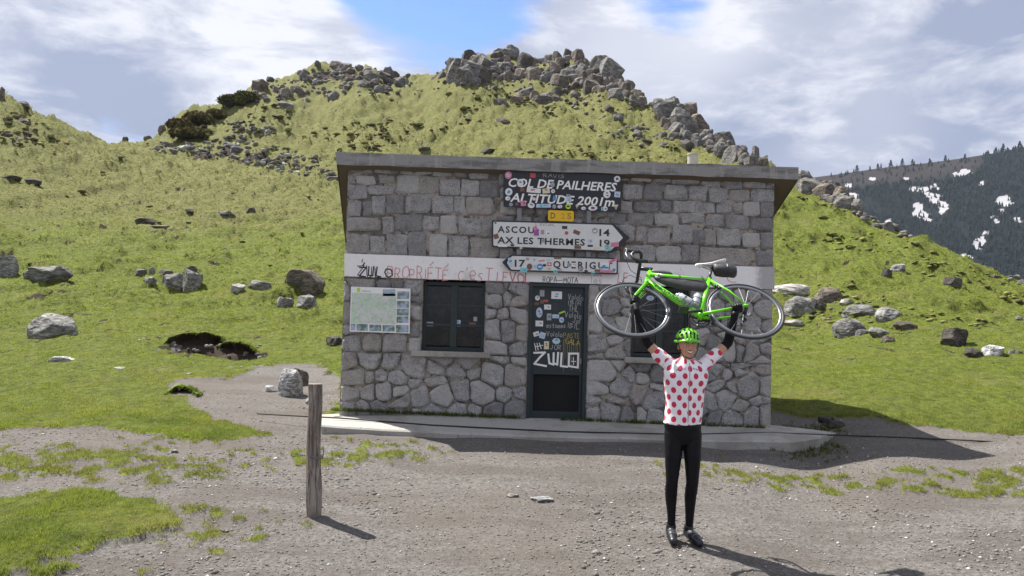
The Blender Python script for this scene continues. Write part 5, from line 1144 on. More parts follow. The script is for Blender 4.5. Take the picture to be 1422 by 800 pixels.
for q in [(248, 634, 24, 18, 's_grey', 'round'), (290, 642, 28, 24, 's_pale', 'tri'), (260, 684, 36, 42, 's_brown', 'round'), (292, 684, 26, 24, 's_pale'), (328, 685, 42, 42, 's_blue', 'round'), (328, 685, 26, 10, 's_white', 'round'), (358, 675, 24, 18, 's_black', 'round'), (390, 668, 28, 24, 's_red'), (390, 668, 14, 10, 's_white'), (386, 640, 32, 14, 's_pale'), (385, 698, 30, 22, 's_cream'), (222, 706, 46, 30, 's_cyan'), (340, 645, 40, 10, 's_pink', 'rect', 10), (444, 627, 50, 14, 's_brown'), (430, 716, 26, 22, 's_cyan'),
          (460, 704, 26, 10, 's_grey'), (520, 672, 30, 26, 's_grey', 'round'), (547, 672, 24, 26, 's_white'), (594, 705, 34, 34, 's_grey', 'round'), (630, 714, 24, 20, 's_black', 'round'), (750, 676, 62, 44, 's_white'), (750, 690, 56, 12, 's_blue'), (760, 714, 90, 16, 's_pink'), (703, 710, 36, 16, 's_brown'), (812, 712, 24, 30, 's_blue', 'tri'), (806, 645, 60, 16, 's_pink', 'rect', 25), (135, 655, 26, 60, 's_pale', 'rect', 8), (676, 722, 26, 12, 's_cyan')]:
    u, v = S_(q[0], q[1]); sticker(s4, u, v, q[2]/4.705, q[3]/4.705, q[4], Y3-(.0022 if q[2] < 27 else .0005), q[5] if len(q) > 5 else 'rect', q[6] if len(q) > 6 else 0, o4)
# hiking map panel
MYb = HY-.10; pc_ = P(528, 430, MYb); s5 = empty('map_panel', tuple(pc_), 'white hiking map panel with a green map and small photos left of the window', 'panel'); o5 = tuple(pc_)
def Mp(x, y): return 440+x/3.333, 380+y/3.333
board([Mp(*p) for p in [(158, 60), (433, 70), (429, 277), (152, 268)]], MYb, MYb+.03, 'ink_white', 'board', s5, o5)
m, t, b = new_mat('map_print'); MAT['map'] = m
oc = N(t, 'ShaderNodeTexCoord').outputs['Object']; n = NOISE(t, oc, 4, 6, .65); n2 = NOISE(t, oc, 14, 8, .7, 1.5)
c = MIX(t, MR(t, n, .4, .58), (.50, .62, .50), (.62, .60, .60)); c = MIX(t, MR(t, n2, .44, .50, .8, 0), c, (.36, .50, .38)); c = MIX(t, MR(t, NOISE(t, oc, 20, 6, .7), .62, .66, 0, .6), c, (.40, .25, .30))
setc(t, b, c); b.inputs['Roughness'].default_value = .4
board([Mp(*p) for p in [(162, 88), (368, 94), (364, 234), (158, 228)]], MYb-.003, MYb-.0002, 'map', 'map_print', s5, o5)
m, t, b = new_mat('photo_print'); MAT['photo'] = m
oc = N(t, 'ShaderNodeTexCoord').outputs['Object']; n = NOISE(t, oc, 9, 5, .6); c = MIX(t, MR(t, n, .4, .6), (.10, .17, .12), (.35, .42, .55)); setc(t, b, MIX(t, MR(t, NOISE(t, oc, 30, 4), .6, .65), c, (.5, .48, .46))); b.inputs['Roughness'].default_value = .35
for x0, y0, x1, y1 in [(306, 73, 363, 104), (372, 82, 427, 118), (370, 126, 426, 158), (370, 162, 425, 194), (369, 198, 424, 228), (183, 233, 236, 264), (243, 236, 298, 266), (304, 238, 360, 268), (366, 238, 424, 272), (157, 232, 178, 262)]:
    board([Mp(*p) for p in [(x0, y0), (x1, y0), (x1, y1), (x0, y1)]], MYb-.003, MYb-.0002, 'photo', 'photo', s5, o5)
board([Mp(*p) for p in [(186, 66), (200, 66), (200, 84), (186, 84)]], MYb-.003, MYb-.0002, 's_lime', 'emblem', s5, o5)
print_text('vallees', *Mp(207, 84), *Mp(250, 86), 3, MAT['ink_faded'], s5, MYb-.001, 0, 0, o5)
# ------------------------------------------------------------------ slab, cable, post
def edge_pts(l, y): return [P(u, v, y) for u, v in l]
yF = 10.72; sl_t = [(446, 591), (560, 598), (700, 604), (840, 608), (980, 611), (1100, 613), (1143, 613)]
fr = [P(u, v, yF+(.0 if i < 5 else .02)) for i, (u, v) in enumerate(sl_t)]; fr[-1] = P(1141, 607, 10.95)
bk = [P(440, 576, 11.9)]+[Vector((p.x, 11.95, wp(774, 582)[1]+(.02-.0*p.x)-(p.x-.5)*.012)) for p in fr[1:-1]]+[P(1166, 601, 11.6)]
V = []; n = len(fr)
for i in range(n):
    f_, b_ = fr[i], bk[i]; V += [(b_.x, b_.y, b_.z-.4), (b_.x, b_.y, b_.z), (f_.x, f_.y+.03, f_.z+.004), (f_.x, f_.y, f_.z-.02), (f_.x+.0, f_.y+.01, f_.z-.4)]
Fs = []
for i in range(n-1):
    for j in range(4): a = i*5+j; Fs.append((a, a+1, a+6, a+5)[::-1])
Fs += [(0, 1, 2, 3, 4), tuple(5*(n-1)+j for j in (4, 3, 2, 1, 0))]
slab = mesh('pavement', V, Fs, MAT['slab']); bmx = bmesh.new(); bmx.from_mesh(slab.data); bmesh.ops.recalc_face_normals(bmx, faces=bmx.faces); bmesh.ops.subdivide_edges(bmx, edges=bmx.edges, cuts=3, use_grid_fill=True)
for v in bmx.verts:
    q = fbm(np.array([v.co.x*3+9]), np.array([v.co.y*5+v.co.z*4+9]), 141, 3)[0]-.5
    v.co.z += q*.02; v.co.y += q*.05 if v.co.y < 10.9 else 0
bmx.to_mesh(slab.data); bmx.free(); tag(slab, kind='structure')
cp_ = []
for u, v, y in [(357, 575, 11.6), (400, 577.5, 11.35), (450, 580, 11.3), (470, 581, 11.25), (600, 591, 11.05), (780, 600, 10.95), (950, 604, 11.0), (1069, 601.5, 11.3), (1145, 604.5, 11.2), (1165, 604.8, 11.2), (1250, 608, 10.9), (1340, 612, 10.75), (1422, 616.5, 10.6), (1560, 624, 10.5)]:
    p = P(u, v, y); cp_.append(p+Vector((0, 0, .006)))
tag(MB().tube(cp_, .011, 6).build('cable', simple('black_rubber', (.02, .017, .017), .7), None, None, True), 'thin black cable lying across the front of the hut and over the gravel', 'cable')
for u, vb, w, h, mt, lb in [(1128, 596, 20, 8, 'rock_dark', 'dark broken slab piece leaning at the hut corner'), (1112, 606, 24, 6, 'rock_grey', 'flat grey stone strip on the right end of the pavement')]:
    pass
p0 = ground_at(434.5, 718); pt_ = P(437, 533, p0.y)
tp = simple('weathered_wood', (.26, .225, .195), .95, 0, .5, 9)
m, t, b = new_mat('old_post_wood'); oc = N(t, 'ShaderNodeTexCoord').outputs['Object']
n = NOISE(t, V_(t, 'MULTIPLY', oc, (14, 14, 1.1)), 3, 8, .7, .6); n2 = NOISE(t, oc, 5, 5, .6)
c = MIX(t, MR(t, n, .36, .62), (.085, .068, .055), (.33, .29, .255)); c = MIX(t, MR(t, n2, .5, .7, 0, .5), c, (.17, .10, .06)); setc(t, b, c); b.inputs['Roughness'].default_value = .95; bump(t, b, n, 1.0, .015)
wood = m
post = empty('wooden_post', tuple(p0), 'weathered leaning wooden post with a twist of wire standing in the gravel', 'post')
H = pt_.z-p0.z; mb = MB(); nl = 26; ns = 20; k = p0.y/FPX
for i in range(nl+1):
    f_ = i/nl; cx = (pt_.x-p0.x)*f_+.006*math.sin(f_*9); r_ = (.062 if f_ > .45 else .062+.010*math.sin((.45-f_)*8))
    if f_ < .12: r_ *= .95
    for j in range(ns):
        a = 2*math.pi*j/ns; rr2 = r_*(1+.10*math.sin(3*a+f_*2)+.07*math.sin(7*a+f_*5)+.05*(vnoise(np.array([f_*9+j]), np.array([j*1.3]), 5)[0]-.5))
        if .12 < f_ < .42 and 3 < j < 9: rr2 *= .80
        mb.v.append((cx+math.cos(a)*rr2, math.sin(a)*rr2, -.12+f_*(H+.12)))
for i in range(nl):
    for j in range(ns): a0 = i*ns+j; a1 = i*ns+(j+1) % ns; mb.f.append((a0, a1, a1+ns, a0+ns))
mb.f.append(tuple(nl*ns+j for j in range(ns)))
mb.build('post', wood, post)
wr_ = MB(); zc = H*.44
for q in range(3): wr_.tube([(.072*math.cos(a/10*6.283)+.0, .072*math.sin(a/10*6.283), zc+.012*q+.01*math.sin(a+q)) for a in range(11)], .0035, 5)
wr_.tube([(.07, -.02, zc), (.085, -.03, zc+.05), (.075, -.03, zc+.11)], .005, 5)
wr_.build('wire', MAT['steel'], post)
# grass and moss tufts along the wall base and slab end: part of the ground cover
gx = np.concatenate([rng.uniform(XL-.1, dx0-.1, 500), rng.uniform(XR, XR+1.1, 300), rng.uniform(3.7, 4.7, 260), rng.uniform(.8, 3.9, 260)]); gy = np.concatenate([rng.normal(HY-.06, .03, 500), rng.normal(11.75, .2, 300), rng.normal(10.9, .25, 260), rng.normal(HY-.07, .02, 260)])
zb = np.where(gx < XR, dz0-.02-(gx-.5)*.012, height(gx, gy)); zb[-520:-260] = height(gx[-520:-260], gy[-520:-260])
Vs = []; Cs = []
for kk in range(5):
    n = len(gx); a = rng.uniform(0, 6.28, n); h_ = rng.uniform(.02, .075, n); wx = np.cos(a)*.006; wy = np.sin(a)*.006; bx = gx+rng.normal(0, .015, n); by = gy+rng.normal(0, .01, n)
    Vs.append(np.stack([np.stack([bx-wx, by-wy, zb], 1), np.stack([bx+wx, by+wy, zb], 1), np.stack([bx+rng.normal(0, .02, n), by-rng.uniform(0, .03, n), zb+h_], 1)], 1)); Cs.append(np.repeat(np.array([[.10, .125, .03]])*rng.uniform(.5, 1.5, (n, 1)), 3, 0))
Vs = np.concatenate(Vs).reshape(-1, 3); tag(big_mesh('moss_and_weeds', Vs, np.arange(len(Vs)).reshape(-1, 3), MAT['grass_blades'], np.concatenate(Cs)), 'moss and short weeds growing along the foot of the hut wall', 'weeds', kind='stuff')
# ------------------------------------------------------------------ the bicycle, held overhead
BD = 6.65; TILT = R(44)
green = simple('bright_green_paint', (.16, .62, .015), .25, 0, .06, 6); black_m = simple('satin_black', (.018, .018, .02), .4, 0, .3, 20); rub = simple('tyre_rubber', (.028, .028, .031), .55, 0, .2, 30)
alu = simple('rim_aluminium', (.26, .27, .30), .32, .85, .1, 30); dk_al = simple('dark_metal', (.10, .10, .11), .35, .8, .2, 30); ny = simple('black_nylon', (.030, .030, .034), .55, 0, .4, 12, .8, .01); wh = simple('white_leather', (.72, .72, .70), .4); bot = simple('frosted_bottle', (.36, .39, .43), .3, 0, .08, 10); red_m = simple('red_plastic', (.5, .03, .03), .4)
rearp = P(1034.8, 431.5, BD); frontp = P(878.3, 429.5, BD); fwd = (frontp-rearp); WB = fwd.length; fwd.normalize()
sc_ = WB/.99
ctr = (rearp+frontp)/2
up0 = Vector((0, math.sin(TILT), math.cos(TILT))); up_ = (up0-fwd*up0.dot(fwd)).normalized(); left = up_.cross(fwd).normalized()   # x fwd, y left, z up
left = -left if left.z < 0 else left
BM = Matrix(((fwd.x, left.x, up_.x, ctr.x), (fwd.y, left.y, up_.y, ctr.y), (fwd.z, left.z, up_.z, ctr.z), (0, 0, 0, 1)))
bike = empty('bicycle', (0, 0, 0), 'bright green road bicycle with black drop bars held overhead by the cyclist', 'bicycle'); bike.matrix_world = BM @ Matrix.Scale(sc_, 4)
BMW = bike.matrix_world.copy()
X0 = -.495; RA = Vector((X0, 0, 0)); FA = Vector((.495, 0, 0)); BB = Vector((X0+.405, 0, -.068)); HT = Vector((BB.x+.375, 0, BB.z+.545)); HB = Vector((HT.x+.045, 0, HT.z-.135)); ST = BB+Vector((-.16, 0, .47)); ax_h = (HT-HB).normalized()
fm = MB()
fm.tube([HB-ax_h*.01, HT+ax_h*.01], [.025, .022], 14); fm.tube([HB+ax_h*.025, BB+Vector((.01, 0, .01))], [.029, .031], 14, flat=.85); fm.tube([HT-ax_h*.03, ST-Vector((0, 0, .02))], [.022, .017], 12)
fm.tube([BB, ST+Vector((-.004, 0, .012))], [.022, .018], 12); fm.tube([BB-Vector((0, .035, 0)), BB+Vector((0, .035, 0))], .024, 14)
for s in (-1, 1):
    fm.tube([BB+Vector((-.02, .022*s, 0)), BB+Vector((-.14, .048*s, .012)), RA+Vector((.02, .066*s, -.004))], [.016, .012, .009], 10)
    fm.tube([ST+Vector((-.006, .014*s, -.035)), RA+Vector((.11, .045*s, .20)), RA+Vector((.006, .066*s, .008))], [.011, .009, .008], 10)
    fm.tube([RA+Vector((.025, .066*s, 0)), RA+Vector((-.012, .066*s, 0))], .012, 8)
frame = fm.build('frame', green, bike, None, True)
tv_, tf_ = text_mesh('cannondale', .01, .25); xs = [p[0] for p in tv_]; L0 = max(xs)-min(xs); dd = (BB-HB).normalized(); nn = Vector((0, 1, 0)); pp = nn.cross(dd).normalized(); pp = pp if pp.z > 0 else -pp; base = HB+dd*.09
for sgn in (1,):
    lv = [tuple(base+dd*((p[0]-min(xs))/L0*.40)+pp*((p[1]-.22)*.075)+nn*(.0285-.5*((p[1]-.22)*.06)**2)) for p in tv_]
    mesh('frame_lettering', lv, tf_, black_m, frame)
fk = MB(); 
for s in (-1, 1): fk.tube([HB+Vector((.006, .012*s, -.01)), HB+Vector((.022, .045*s, -.06)), FA+Vector((-.035, .05*s, .13)), FA+Vector((-.002, .052*s, .004))], [.018, .016, .013, .009], 10, flat=.75)
fk.tube([HB+Vector((.006, -.045, -.02)), HB+Vector((.006, .045, -.02))], .019, 10); fork = fk.build('fork', green, bike, None, True)
SPK = []
def wheel(c, rear):
    rt = MB().torus(c, (0, 1, 0), .325, .0135, 72, 10).build('wheel', rub, bike, None, True); rt.name = 'wheel'
    rm = MB().torus(c, (0, 1, 0), .303, .0115, 72, 8, 1.25).build('rim', alu, rt, None, True)
    h = MB().tube([c-Vector((0, .055, 0)), c-Vector((0, .03, 0)), c+Vector((0, .03, 0)), c+Vector((0, .055, 0))], [.012, .020, .020, .012], 12).build('hub', dk_al, rt, None, True)
    sp = MB(); n = 20
    for i in range(n):
        a = 2*math.pi*i/n; s = 1 if i % 2 else -1; a2 = a+.35*(1 if i % 4 < 2 else -1)
        sp.tube([c+Vector((math.cos(a2)*.02, .028*s, math.sin(a2)*.02)), c+Vector((math.cos(a)*.298, 0, math.sin(a)*.298))], .0016, 4, False)
    sp.build('spokes', simple('spoke_steel', (.25, .25, .27), .4, .8), rt)
    MB().torus(c, (0, 1, 0), .338, .0025, 60, 4).build('tread', rub, rt)
wheel(RA, True); wheel(FA, False)
# drive train on the far side
dr = MB(); rs = -1
dr.torus(BB+Vector((0, -.045, 0)), (0, 1, 0), .088, .006, 32, 6); dr.torus(BB+Vector((0, -.038, 0)), (0, 1, 0), .062, .005, 28, 6)
for i in range(4): a = i*1.57+.4; dr.tube([BB+Vector((0, -.045, 0)), BB+Vector((math.cos(a)*.086, -.045, math.sin(a)*.086))], .008, 6)
dr.build('chainring', black_m, bike)
ck = MB(); ang = R(-10)
pa = BB+Vector((math.cos(ang)*.17, .07, math.sin(ang)*.17)); pb = BB+Vector((-math.cos(ang)*.17, -.07, -math.sin(ang)*.17))
MB().tube([BB+Vector((0, .05, 0)), BB+Vector((0, .062, 0)), pa], [.016, .014, .011], 8).build('crank_arm', black_m, bike, None, True); MB().tube([BB+Vector((0, -.05, 0)), BB+Vector((0, -.062, 0)), pb], [.016, .014, .011], 8).build('crank_arm', black_m, bike, None, True)
for q, s in ((pa, 1), (pb, -1)): MB().box((q.x-.04, min(q.y, q.y+.075*s), q.z-.010), (q.x+.04, max(q.y, q.y+.075*s), q.z+.012)).build('pedal', black_m, bike)
cs = MB()
for i in range(7): cs.torus(RA+Vector((0, -.024-.004*i, 0)), (0, 1, 0), .048-.0042*i, .003, 24, 5)
cs.build('cassette', alu, bike)
dl = MB(); j1 = RA+Vector((.005, -.055, -.055)); j2 = RA+Vector((.045, -.055, -.12))
dl.torus(j1, (0, 1, 0), .018, .005, 14, 5); dl.torus(j2, (0, 1, 0), .018, .005, 14, 5); dl.tube([RA+Vector((0, -.07, -.01)), j1+Vector((-.01, -.015, 0)), j1], [.012, .013, .010], 8); dl.tube([j1+Vector((0, -.012, 0)), j2+Vector((0, -.012, 0))], .009, 6); dl.build('rear_derailleur', dk_al, bike, None, True)
ch = MB(); ch.tube([BB+Vector((0, -.045, .088)), RA+Vector((0, -.040, .040))], .004, 5); ch.tube([BB+Vector((0, -.045, -.088)), j2+Vector((.01, .008, -.018))], .004, 5); ch.tube([RA+Vector((-.04, -.04, .0)), RA+Vector((0, -.040, .040))], .004, 5); ch.build('chain', dk_al, bike)
for c, nm in ((HB+Vector((.045, 0, -.035)), 'b'), (RA+Vector((.20, 0, .30)), 'b')):
    q = MB(); 
    for s in (-1, 1): q.tube([c+Vector((0, 0, .015)), c+Vector((.004, .032*s, -.012)), c+Vector((0, .026*s, -.05))], [.010, .009, .007], 6)
    q.build('brake', black_m, bike, None, True)
# stem, handlebar, levers
stp = HT+ax_h*.045; stf = stp+Vector((.105, 0, .012))
MB().tube([HT+ax_h*.01, stp+ax_h*.01], [.020, .019], 12).build('headset_spacers', black_m, bike, None, True)
MB().tube([stp-Vector((.015, 0, .003)), stf], [.020, .018], 10).build('stem', black_m, bike, None, True)
hb = MB(); hb.tube([stf+Vector((0, -.16, 0)), stf+Vector((0, .16, 0))], .0155, 10)
for s in (-1, 1):
    y = .21*s; hb.tube([stf+Vector((0, .15*s, 0)), stf+Vector((.008, .19*s, 0)), stf+Vector((.03, y, -.002)), stf+Vector((.075, y, -.008)), stf+Vector((.102, y, -.05)), stf+Vector((.085, y, -.10)), stf+Vector((.04, y, -.128)), stf+Vector((-.035, y, -.135))], [.0155, .016, .0165, .0165, .016, .016, .016, .0155], 10)
hbar = hb.build('handlebar', black_m, bike, None, True)
for s in (-1, 1):
    y = .21*s; h0 = stf+Vector((.075, y, -.008))
    lv = MB().tube([h0+Vector((-.02, 0, .008)), h0+Vector((.025, 0, .014)), h0+Vector((.062, -.004*s, .03)), h0+Vector((.070, -.004*s, .056))], [.016, .018, .016, .010], 10, flat=.85).build('brake_hood', black_m, bike, None, True)
    MB().tube([h0+Vector((.062, 0, .02)), h0+Vector((.078, .004*s, -.03)), h0+Vector((.07, .012*s, -.085)), h0+Vector((.06, .015*s, -.105))], [.008, .009, .008, .005], 8).build('lever', alu if s > 0 else dk_al, lv, None, True)
cbl = MB()
for s in (-1, 1): cbl.tube([stf+Vector((.135, .2*s, .0)), stf+Vector((.13, .1*s, -.02)), stf+Vector((.09, .03*s, -.06)), HB+Vector((.045, .012*s, .05)), HB+Vector((.045, 0, -.02))], .0028, 5)
cbl.build('brake_cable', black_m, bike)
MB().ball(stf+Vector((.02, .06, .03)), (.022, .022, .016), 10, 6).build('cycle_computer', black_m, bike)
# seatpost and saddle
sd = (ST-BB).normalized(); sp1 = ST+sd*.155
MB().tube([ST, sp1], .0135, 10).build('seatpost', black_m, bike, None, True); MB().tube([ST+sd*.005, ST+sd*.02], .022, 12).build('seat_clamp', black_m, bike, None, True)
sv = MB(); L = [(-.135, .066, .020), (-.11, .072, .014), (-.06, .060, .006), (0, .036, 0), (.06, .022, .0), (.12, .017, .001), (.145, .010, -.008)]
k = 12; SP = sp1+Vector((-.0, 0, .045))
for x, w_, z in L:
    for j in range(k): a = 2*math.pi*j/k; sv.v.append((SP.x+x, w_*math.cos(a), SP.z+z+(.013 if math.sin(a) > 0 else .020)*math.sin(a)-.004*math.cos(a)**2))
for i in range(len(L)-1):
    for j in range(k): a0 = i*k+j; a1 = i*k+(j+1) % k; sv.f.append((a0, a1, a1+k, a0+k))
sv.f.append(tuple(range(k))[::-1]); sv.f.append(tuple((len(L)-1)*k+j for j in range(k)))
sad = sv.build('saddle', wh, bike, None, True)
rl = MB()
for s in (-1, 1): rl.tube([SP+Vector((-.1, .025*s, .005)), SP+Vector((-.06, .022*s, -.03)), SP+Vector((.03, .022*s, -.035)), SP+Vector((.10, .012*s, -.005))], .0038, 6)
rl.build('rail', dk_al, sad)
for a_b, a_e, off_ in ((HB+ax_h*.02, BB, .052), (BB, ST, .050)):
    d = (a_e-a_b).normalized(); pr = Vector((0, 1, 0)).cross(d); pr = pr if (pr.z > 0 or off_ == .050 and pr.x > 0) else -pr
# bags and bottles: things of their own, strapped to the frame
def bag(name, label, cat, build):
    e = empty(name, (0, 0, 0), label, cat); e.matrix_world = BMW; return e
def softbox(prof, hw, bulge=.35, n=3):
    """outline in the frame plane (x,z), thickened sideways with a soft edge"""
    mb = MB(); c = np.mean(prof, 0); P3 = np.array(prof); k = len(P3); rings = [(-1, .80), (-.75, .96), (0, 1.04), (.75, .96), (1, .80)]
    for s, g in rings:
        for j, p in enumerate(P3):
            q = c+(p-c)*g; mb.v.append((q[0], s*hw*(1-.12*math.sin(j*2.3)), q[1]+.004*math.sin(j*1.7+s*3)))
    for i in range(4):
        for j in range(k): a0 = i*k+j; a1 = i*k+(j+1) % k; mb.f.append((a0, a1, a1+k, a0+k))
    n0 = len(mb.v); mb.v += [(c[0], -hw*1.12, c[1]), (c[0], hw*1.12, c[1])]
    for j in range(k): mb.f.append((n0, (j+1) % k, j)); mb.f.append((n0+1, 4*k+j, 4*k+(j+1) % k))
    return mb
tt0 = HT-ax_h*.03; tt1 = ST-Vector((0, 0, .02)); dn_ = Vector((0, 0, -1))
def tt(f, z): p = tt0+(tt1-tt0)*f; return (p.x, p.z+z)
e = bag('frame_bag', 'long wrinkled black bag strapped under the top tube of the bicycle', 'bag', None); b_ = softbox([tt(.08, -.022), tt(.3, -.024), tt(.6, -.024), tt(.93, -.022), tt(.95, -.10), tt(.90, -.145), tt(.7, -.15), tt(.45, -.135), tt(.25, -.105), tt(.1, -.06)], .028); o = b_.build('bag_body', ny, e, None, True)
st_ = MB(); 
for f in (.15, .5, .88): p = tt(f, 0); st_.torus((p[0], 0, p[1]-.004), (1, 0, 0), .032, .004, 16, 4)
st_.build('strap', black_m, e)
MB().tube([(tt(.12, -.045)[0], .0305, tt(.12, -.045)[1]), (tt(.9, -.05)[0], .0315, tt(.9, -.05)[1])], .003, 5).build('zip', dk_al, e)
e = bag('top_tube_bag', 'small dark bag on the top tube just behind the handlebar', 'bag', None); softbox([tt(.04, .022), tt(.06, .062), tt(.2, .066), tt(.36, .055), tt(.40, .022), tt(.2, .020)], .024).build('bag_body', simple('grey_nylon', (.10, .10, .11), .6, 0, .3, 15), e, None, True)
MB().tube([(tt(.08, .066)[0], 0, tt(.08, .066)[1]), (tt(.34, .06)[0], 0, tt(.34, .06)[1])], .003, 5).build('zip', black_m, e)
e = bag('saddle_bag', 'black roll top bag hanging behind the saddle of the bicycle', 'bag', None); sx, sz = SP.x, SP.z
softbox([(sx-.01, sz-.03), (sx-.05, sz-.018), (sx-.12, sz-.015), (sx-.20, sz-.03), (sx-.225, sz-.07), (sx-.215, sz-.125), (sx-.16, sz-.135), (sx-.09, sz-.125), (sx-.02, sz-.10)], .05).build('bag_body', ny, e, None, True)
MB().torus((sx-.13, 0, sz-.075), (1, 0, 0), .062, .005, 20, 5).build('strap', black_m, e)
def bottle(name, label, base, d, ln, cage_side):
    e = bag(name, label, 'bottle', None); d = d.normalized()
    MB().tube([base, base+d*.01, base+d*(ln*.55), base+d*(ln*.60), base+d*(ln*.78), base+d*(ln*.80)], [.030, .0365, .0365, .033, .036, .030], 16).build('bottle_body', bot, e, None, True)
    MB().tube([base+d*(ln*.80), base+d*(ln*.90), base+d*(ln*.92), base+d*ln], [.031, .026, .012, .011], 14).build('cap', simple('bottle_cap', (.30, .33, .36), .4), e, None, True)
    cg = MB(); pr = Vector((0, 1, 0)).cross(d).normalized()
    for f in (.12, .5): cg.torus(base+d*(ln*f), d, .039, .0025, 20, 4)
    for s in (-1, 1): cg.tube([base+d*(ln*.5)+Vector((0, .039*s, 0)), base+d*(-.005)+Vector((0, .02*s, 0))], .0025, 5)
    cg.build('bottle_cage', black_m, bike)
dtd = (HB-BB).normalized(); prp = Vector((-dtd.z, 0, dtd.x)); prp = prp if prp.z > 0 else -prp
bottle('water_bottle', 'grey water bottle lying along the sloping lower tube of the bicycle', BB+dtd*.12+prp*.070, dtd, .19, 1)
stdn = (ST-BB).normalized(); prq = Vector((stdn.z, 0, -stdn.x)); bottle('water_bottle', 'silver water bottle standing against the seat tube of the bicycle', BB+stdn*.10+prq*.062, stdn, .17, 1)
# ------------------------------------------------------------------ the cyclist
MD = 6.55
def Q(u, v, dy=0.0): return P(u, v, MD+dy)
def px(n): return n*MD/FPX
man = empty('person', tuple(Q(946, 757)), 'cyclist in a white jersey with red dots and black tights lifting a bicycle overhead', 'person'); MO = tuple(man.location)
def solid(name, shapes, mat, voxel, smooth_it=3, parent=man, noise=0.0, nscale=8):
    """many closed shapes fused into one continuous surface"""
    me = bpy.data.meshes.new(name); mb = MB()
    for s in shapes: mb.add(s.v, s.f)
    vv = [(v[0]-MO[0], v[1]-MO[1], v[2]-MO[2]) for v in mb.v]; me.from_pydata(vv, [], mb.f); me.update()
    o = bpy.data.objects.new(name, me); COL.objects.link(o); r_ = o.modifiers.new('r', 'REMESH'); r_.mode = 'VOXEL'; r_.voxel_size = voxel; r_.use_smooth_shade = True
    if smooth_it: s_ = o.modifiers.new('s', 'SMOOTH'); s_.iterations = smooth_it; s_.factor = .5
    bpy.context.view_layer.update(); new = bpy.data.meshes.new_from_object(o.evaluated_get(bpy.context.evaluated_depsgraph_get())); new.name = name
    bpy.data.objects.remove(o); new.materials.clear(); new.materials.append(mat)
    k = len(new.vertices); c = np.empty(k*3, np.float32); new.vertices.foreach_get('co', c); c = c.reshape(-1, 3)
    if noise:
        nr_ = np.empty(k*3, np.float32); new.vertices.foreach_get('normal', nr_); nr_ = nr_.reshape(-1, 3)
        q = (fbm(c[:, 0]*nscale+c[:, 2]*nscale*.7+20, c[:, 2]*nscale*1.3-c[:, 1]*nscale+20, 151, 3)-.5)*noise*2; c = c+nr_*q[:, None]; new.vertices.foreach_set('co', c.ravel())
    new.polygons.foreach_set('use_smooth', [True]*len(new.polygons)); new.update()
    ob = bpy.data.objects.new(name, new); COL.objects.link(ob); ob.parent = parent; return ob, c
def ell(c, rx, ry, rz): return MB().ball(tuple(c), (rx, ry, rz), 24, 16)
def loft(rings, n=28):      # rings: (centre, rx, ry)
    mb = MB()
    for c, rx, ry in rings:
        for j in range(n): a = 2*math.pi*j/n; mb.v.append((c.x+rx*math.cos(a), c.y+ry*math.sin(a)*(1.0), c.z))
    for i in range(len(rings)-1):
        for j in range(n): a0 = i*n+j; a1 = i*n+(j+1) % n; mb.f.append((a0, a1, a1+n, a0+n))
    ar = rings[0][0].z < rings[-1][0].z
    mb.f.append(tuple(range(n))[::-1]); mb.f.append(tuple((len(rings)-1)*n+j for j in range(n))); return mb
def limb(pts, n=18):        # list of (point, radius): tapered chain
    s = MB()
    for i in range(len(pts)-1): s.cone(pts[i][0], pts[i][1], pts[i+1][0], pts[i+1][1], n)
    return s
skin = simple('skin', (.50, .27, .18), .5, 0, .08, 30); tights_m = simple('black_lycra', (.006, .006, .009), .5, 0, .3, 25, .3, .002, .18)
# joints
shL, elL, wrL, haL = Q(929, 506, .02), Q(899, 477, .06), Q(884, 431, .02), Q(880.5, 417, -.0)
shR, elR, wrR, haR = Q(980, 506, .02), Q(1011, 476, .06), Q(1020.5, 437, .02), Q(1022, 424, .0)
hipL, knL, anL = Q(936, 602, 0), Q(933, 669, -.03), Q(932.5, 727, .03); hipR, knR, anR = Q(961, 602, 0), Q(961.5, 670, -.03), Q(957, 729, .03)
torso = [(Q(948, 606, .0), .135, .095), (Q(948, 592, .0), .152, .110), (Q(949, 575), .145, .105), (Q(950, 556), .146, .108), (Q(951, 537), .163, .118), (Q(952, 520), .178, .120), (Q(953, 510), .160, .105), (Q(953.5, 502), .105, .085), (Q(954, 496), .058, .062)]
def arm(sh, el, wr): m1 = sh.lerp(el, .45); m2 = el.lerp(wr, .3); return [(sh, .054), (m1, .046), (el, .038), (m2, .039), (wr, .026)]
def leg(hip, kn, an, g=0.0): 
    m1 = hip.lerp(kn, .45)+Vector((0, -.01, 0)); m2 = kn.lerp(an, .32)+Vector((0, .03, 0)); return [(hip, .078+g), (m1, .068+g), (kn, .047+g), (m2, .048+g), (kn.lerp(an, .75)+Vector((0, .01, 0)), .032+g), (an, .028+g), (an+Vector((0, .012, -.035)), .028+g)]
HC = Q(955.3, 479.5, -.01)
headsh = [ell(HC+Vector((0, .012, .022)), .076, .095, .086), ell(HC+Vector((0, -.012, -.045)), .058, .070, .062), ell(HC+Vector((0, -.052, -.088)), .026, .028, .022), ell(HC+Vector((0, -.088, -.026)), .013, .020, .016), MB().cone(HC+Vector((0, -.080, .012)), .008, HC+Vector((0, -.094, -.024)), .0115, 10),
          ell(HC+Vector((.077, .01, -.012)), .010, .018, .030), ell(HC+Vector((-.077, .01, -.012)), .010, .018, .030), ell(HC+Vector((.036, -.064, -.032)), .022, .020, .016), ell(HC+Vector((-.036, -.064, -.032)), .022, .020, .016), ell(HC+Vector((0, -.076, .034)), .048, .014, .010),
          MB().cone(Q(954, 507, .02), .060, HC+Vector((0, .018, -.06)), .052, 18)]
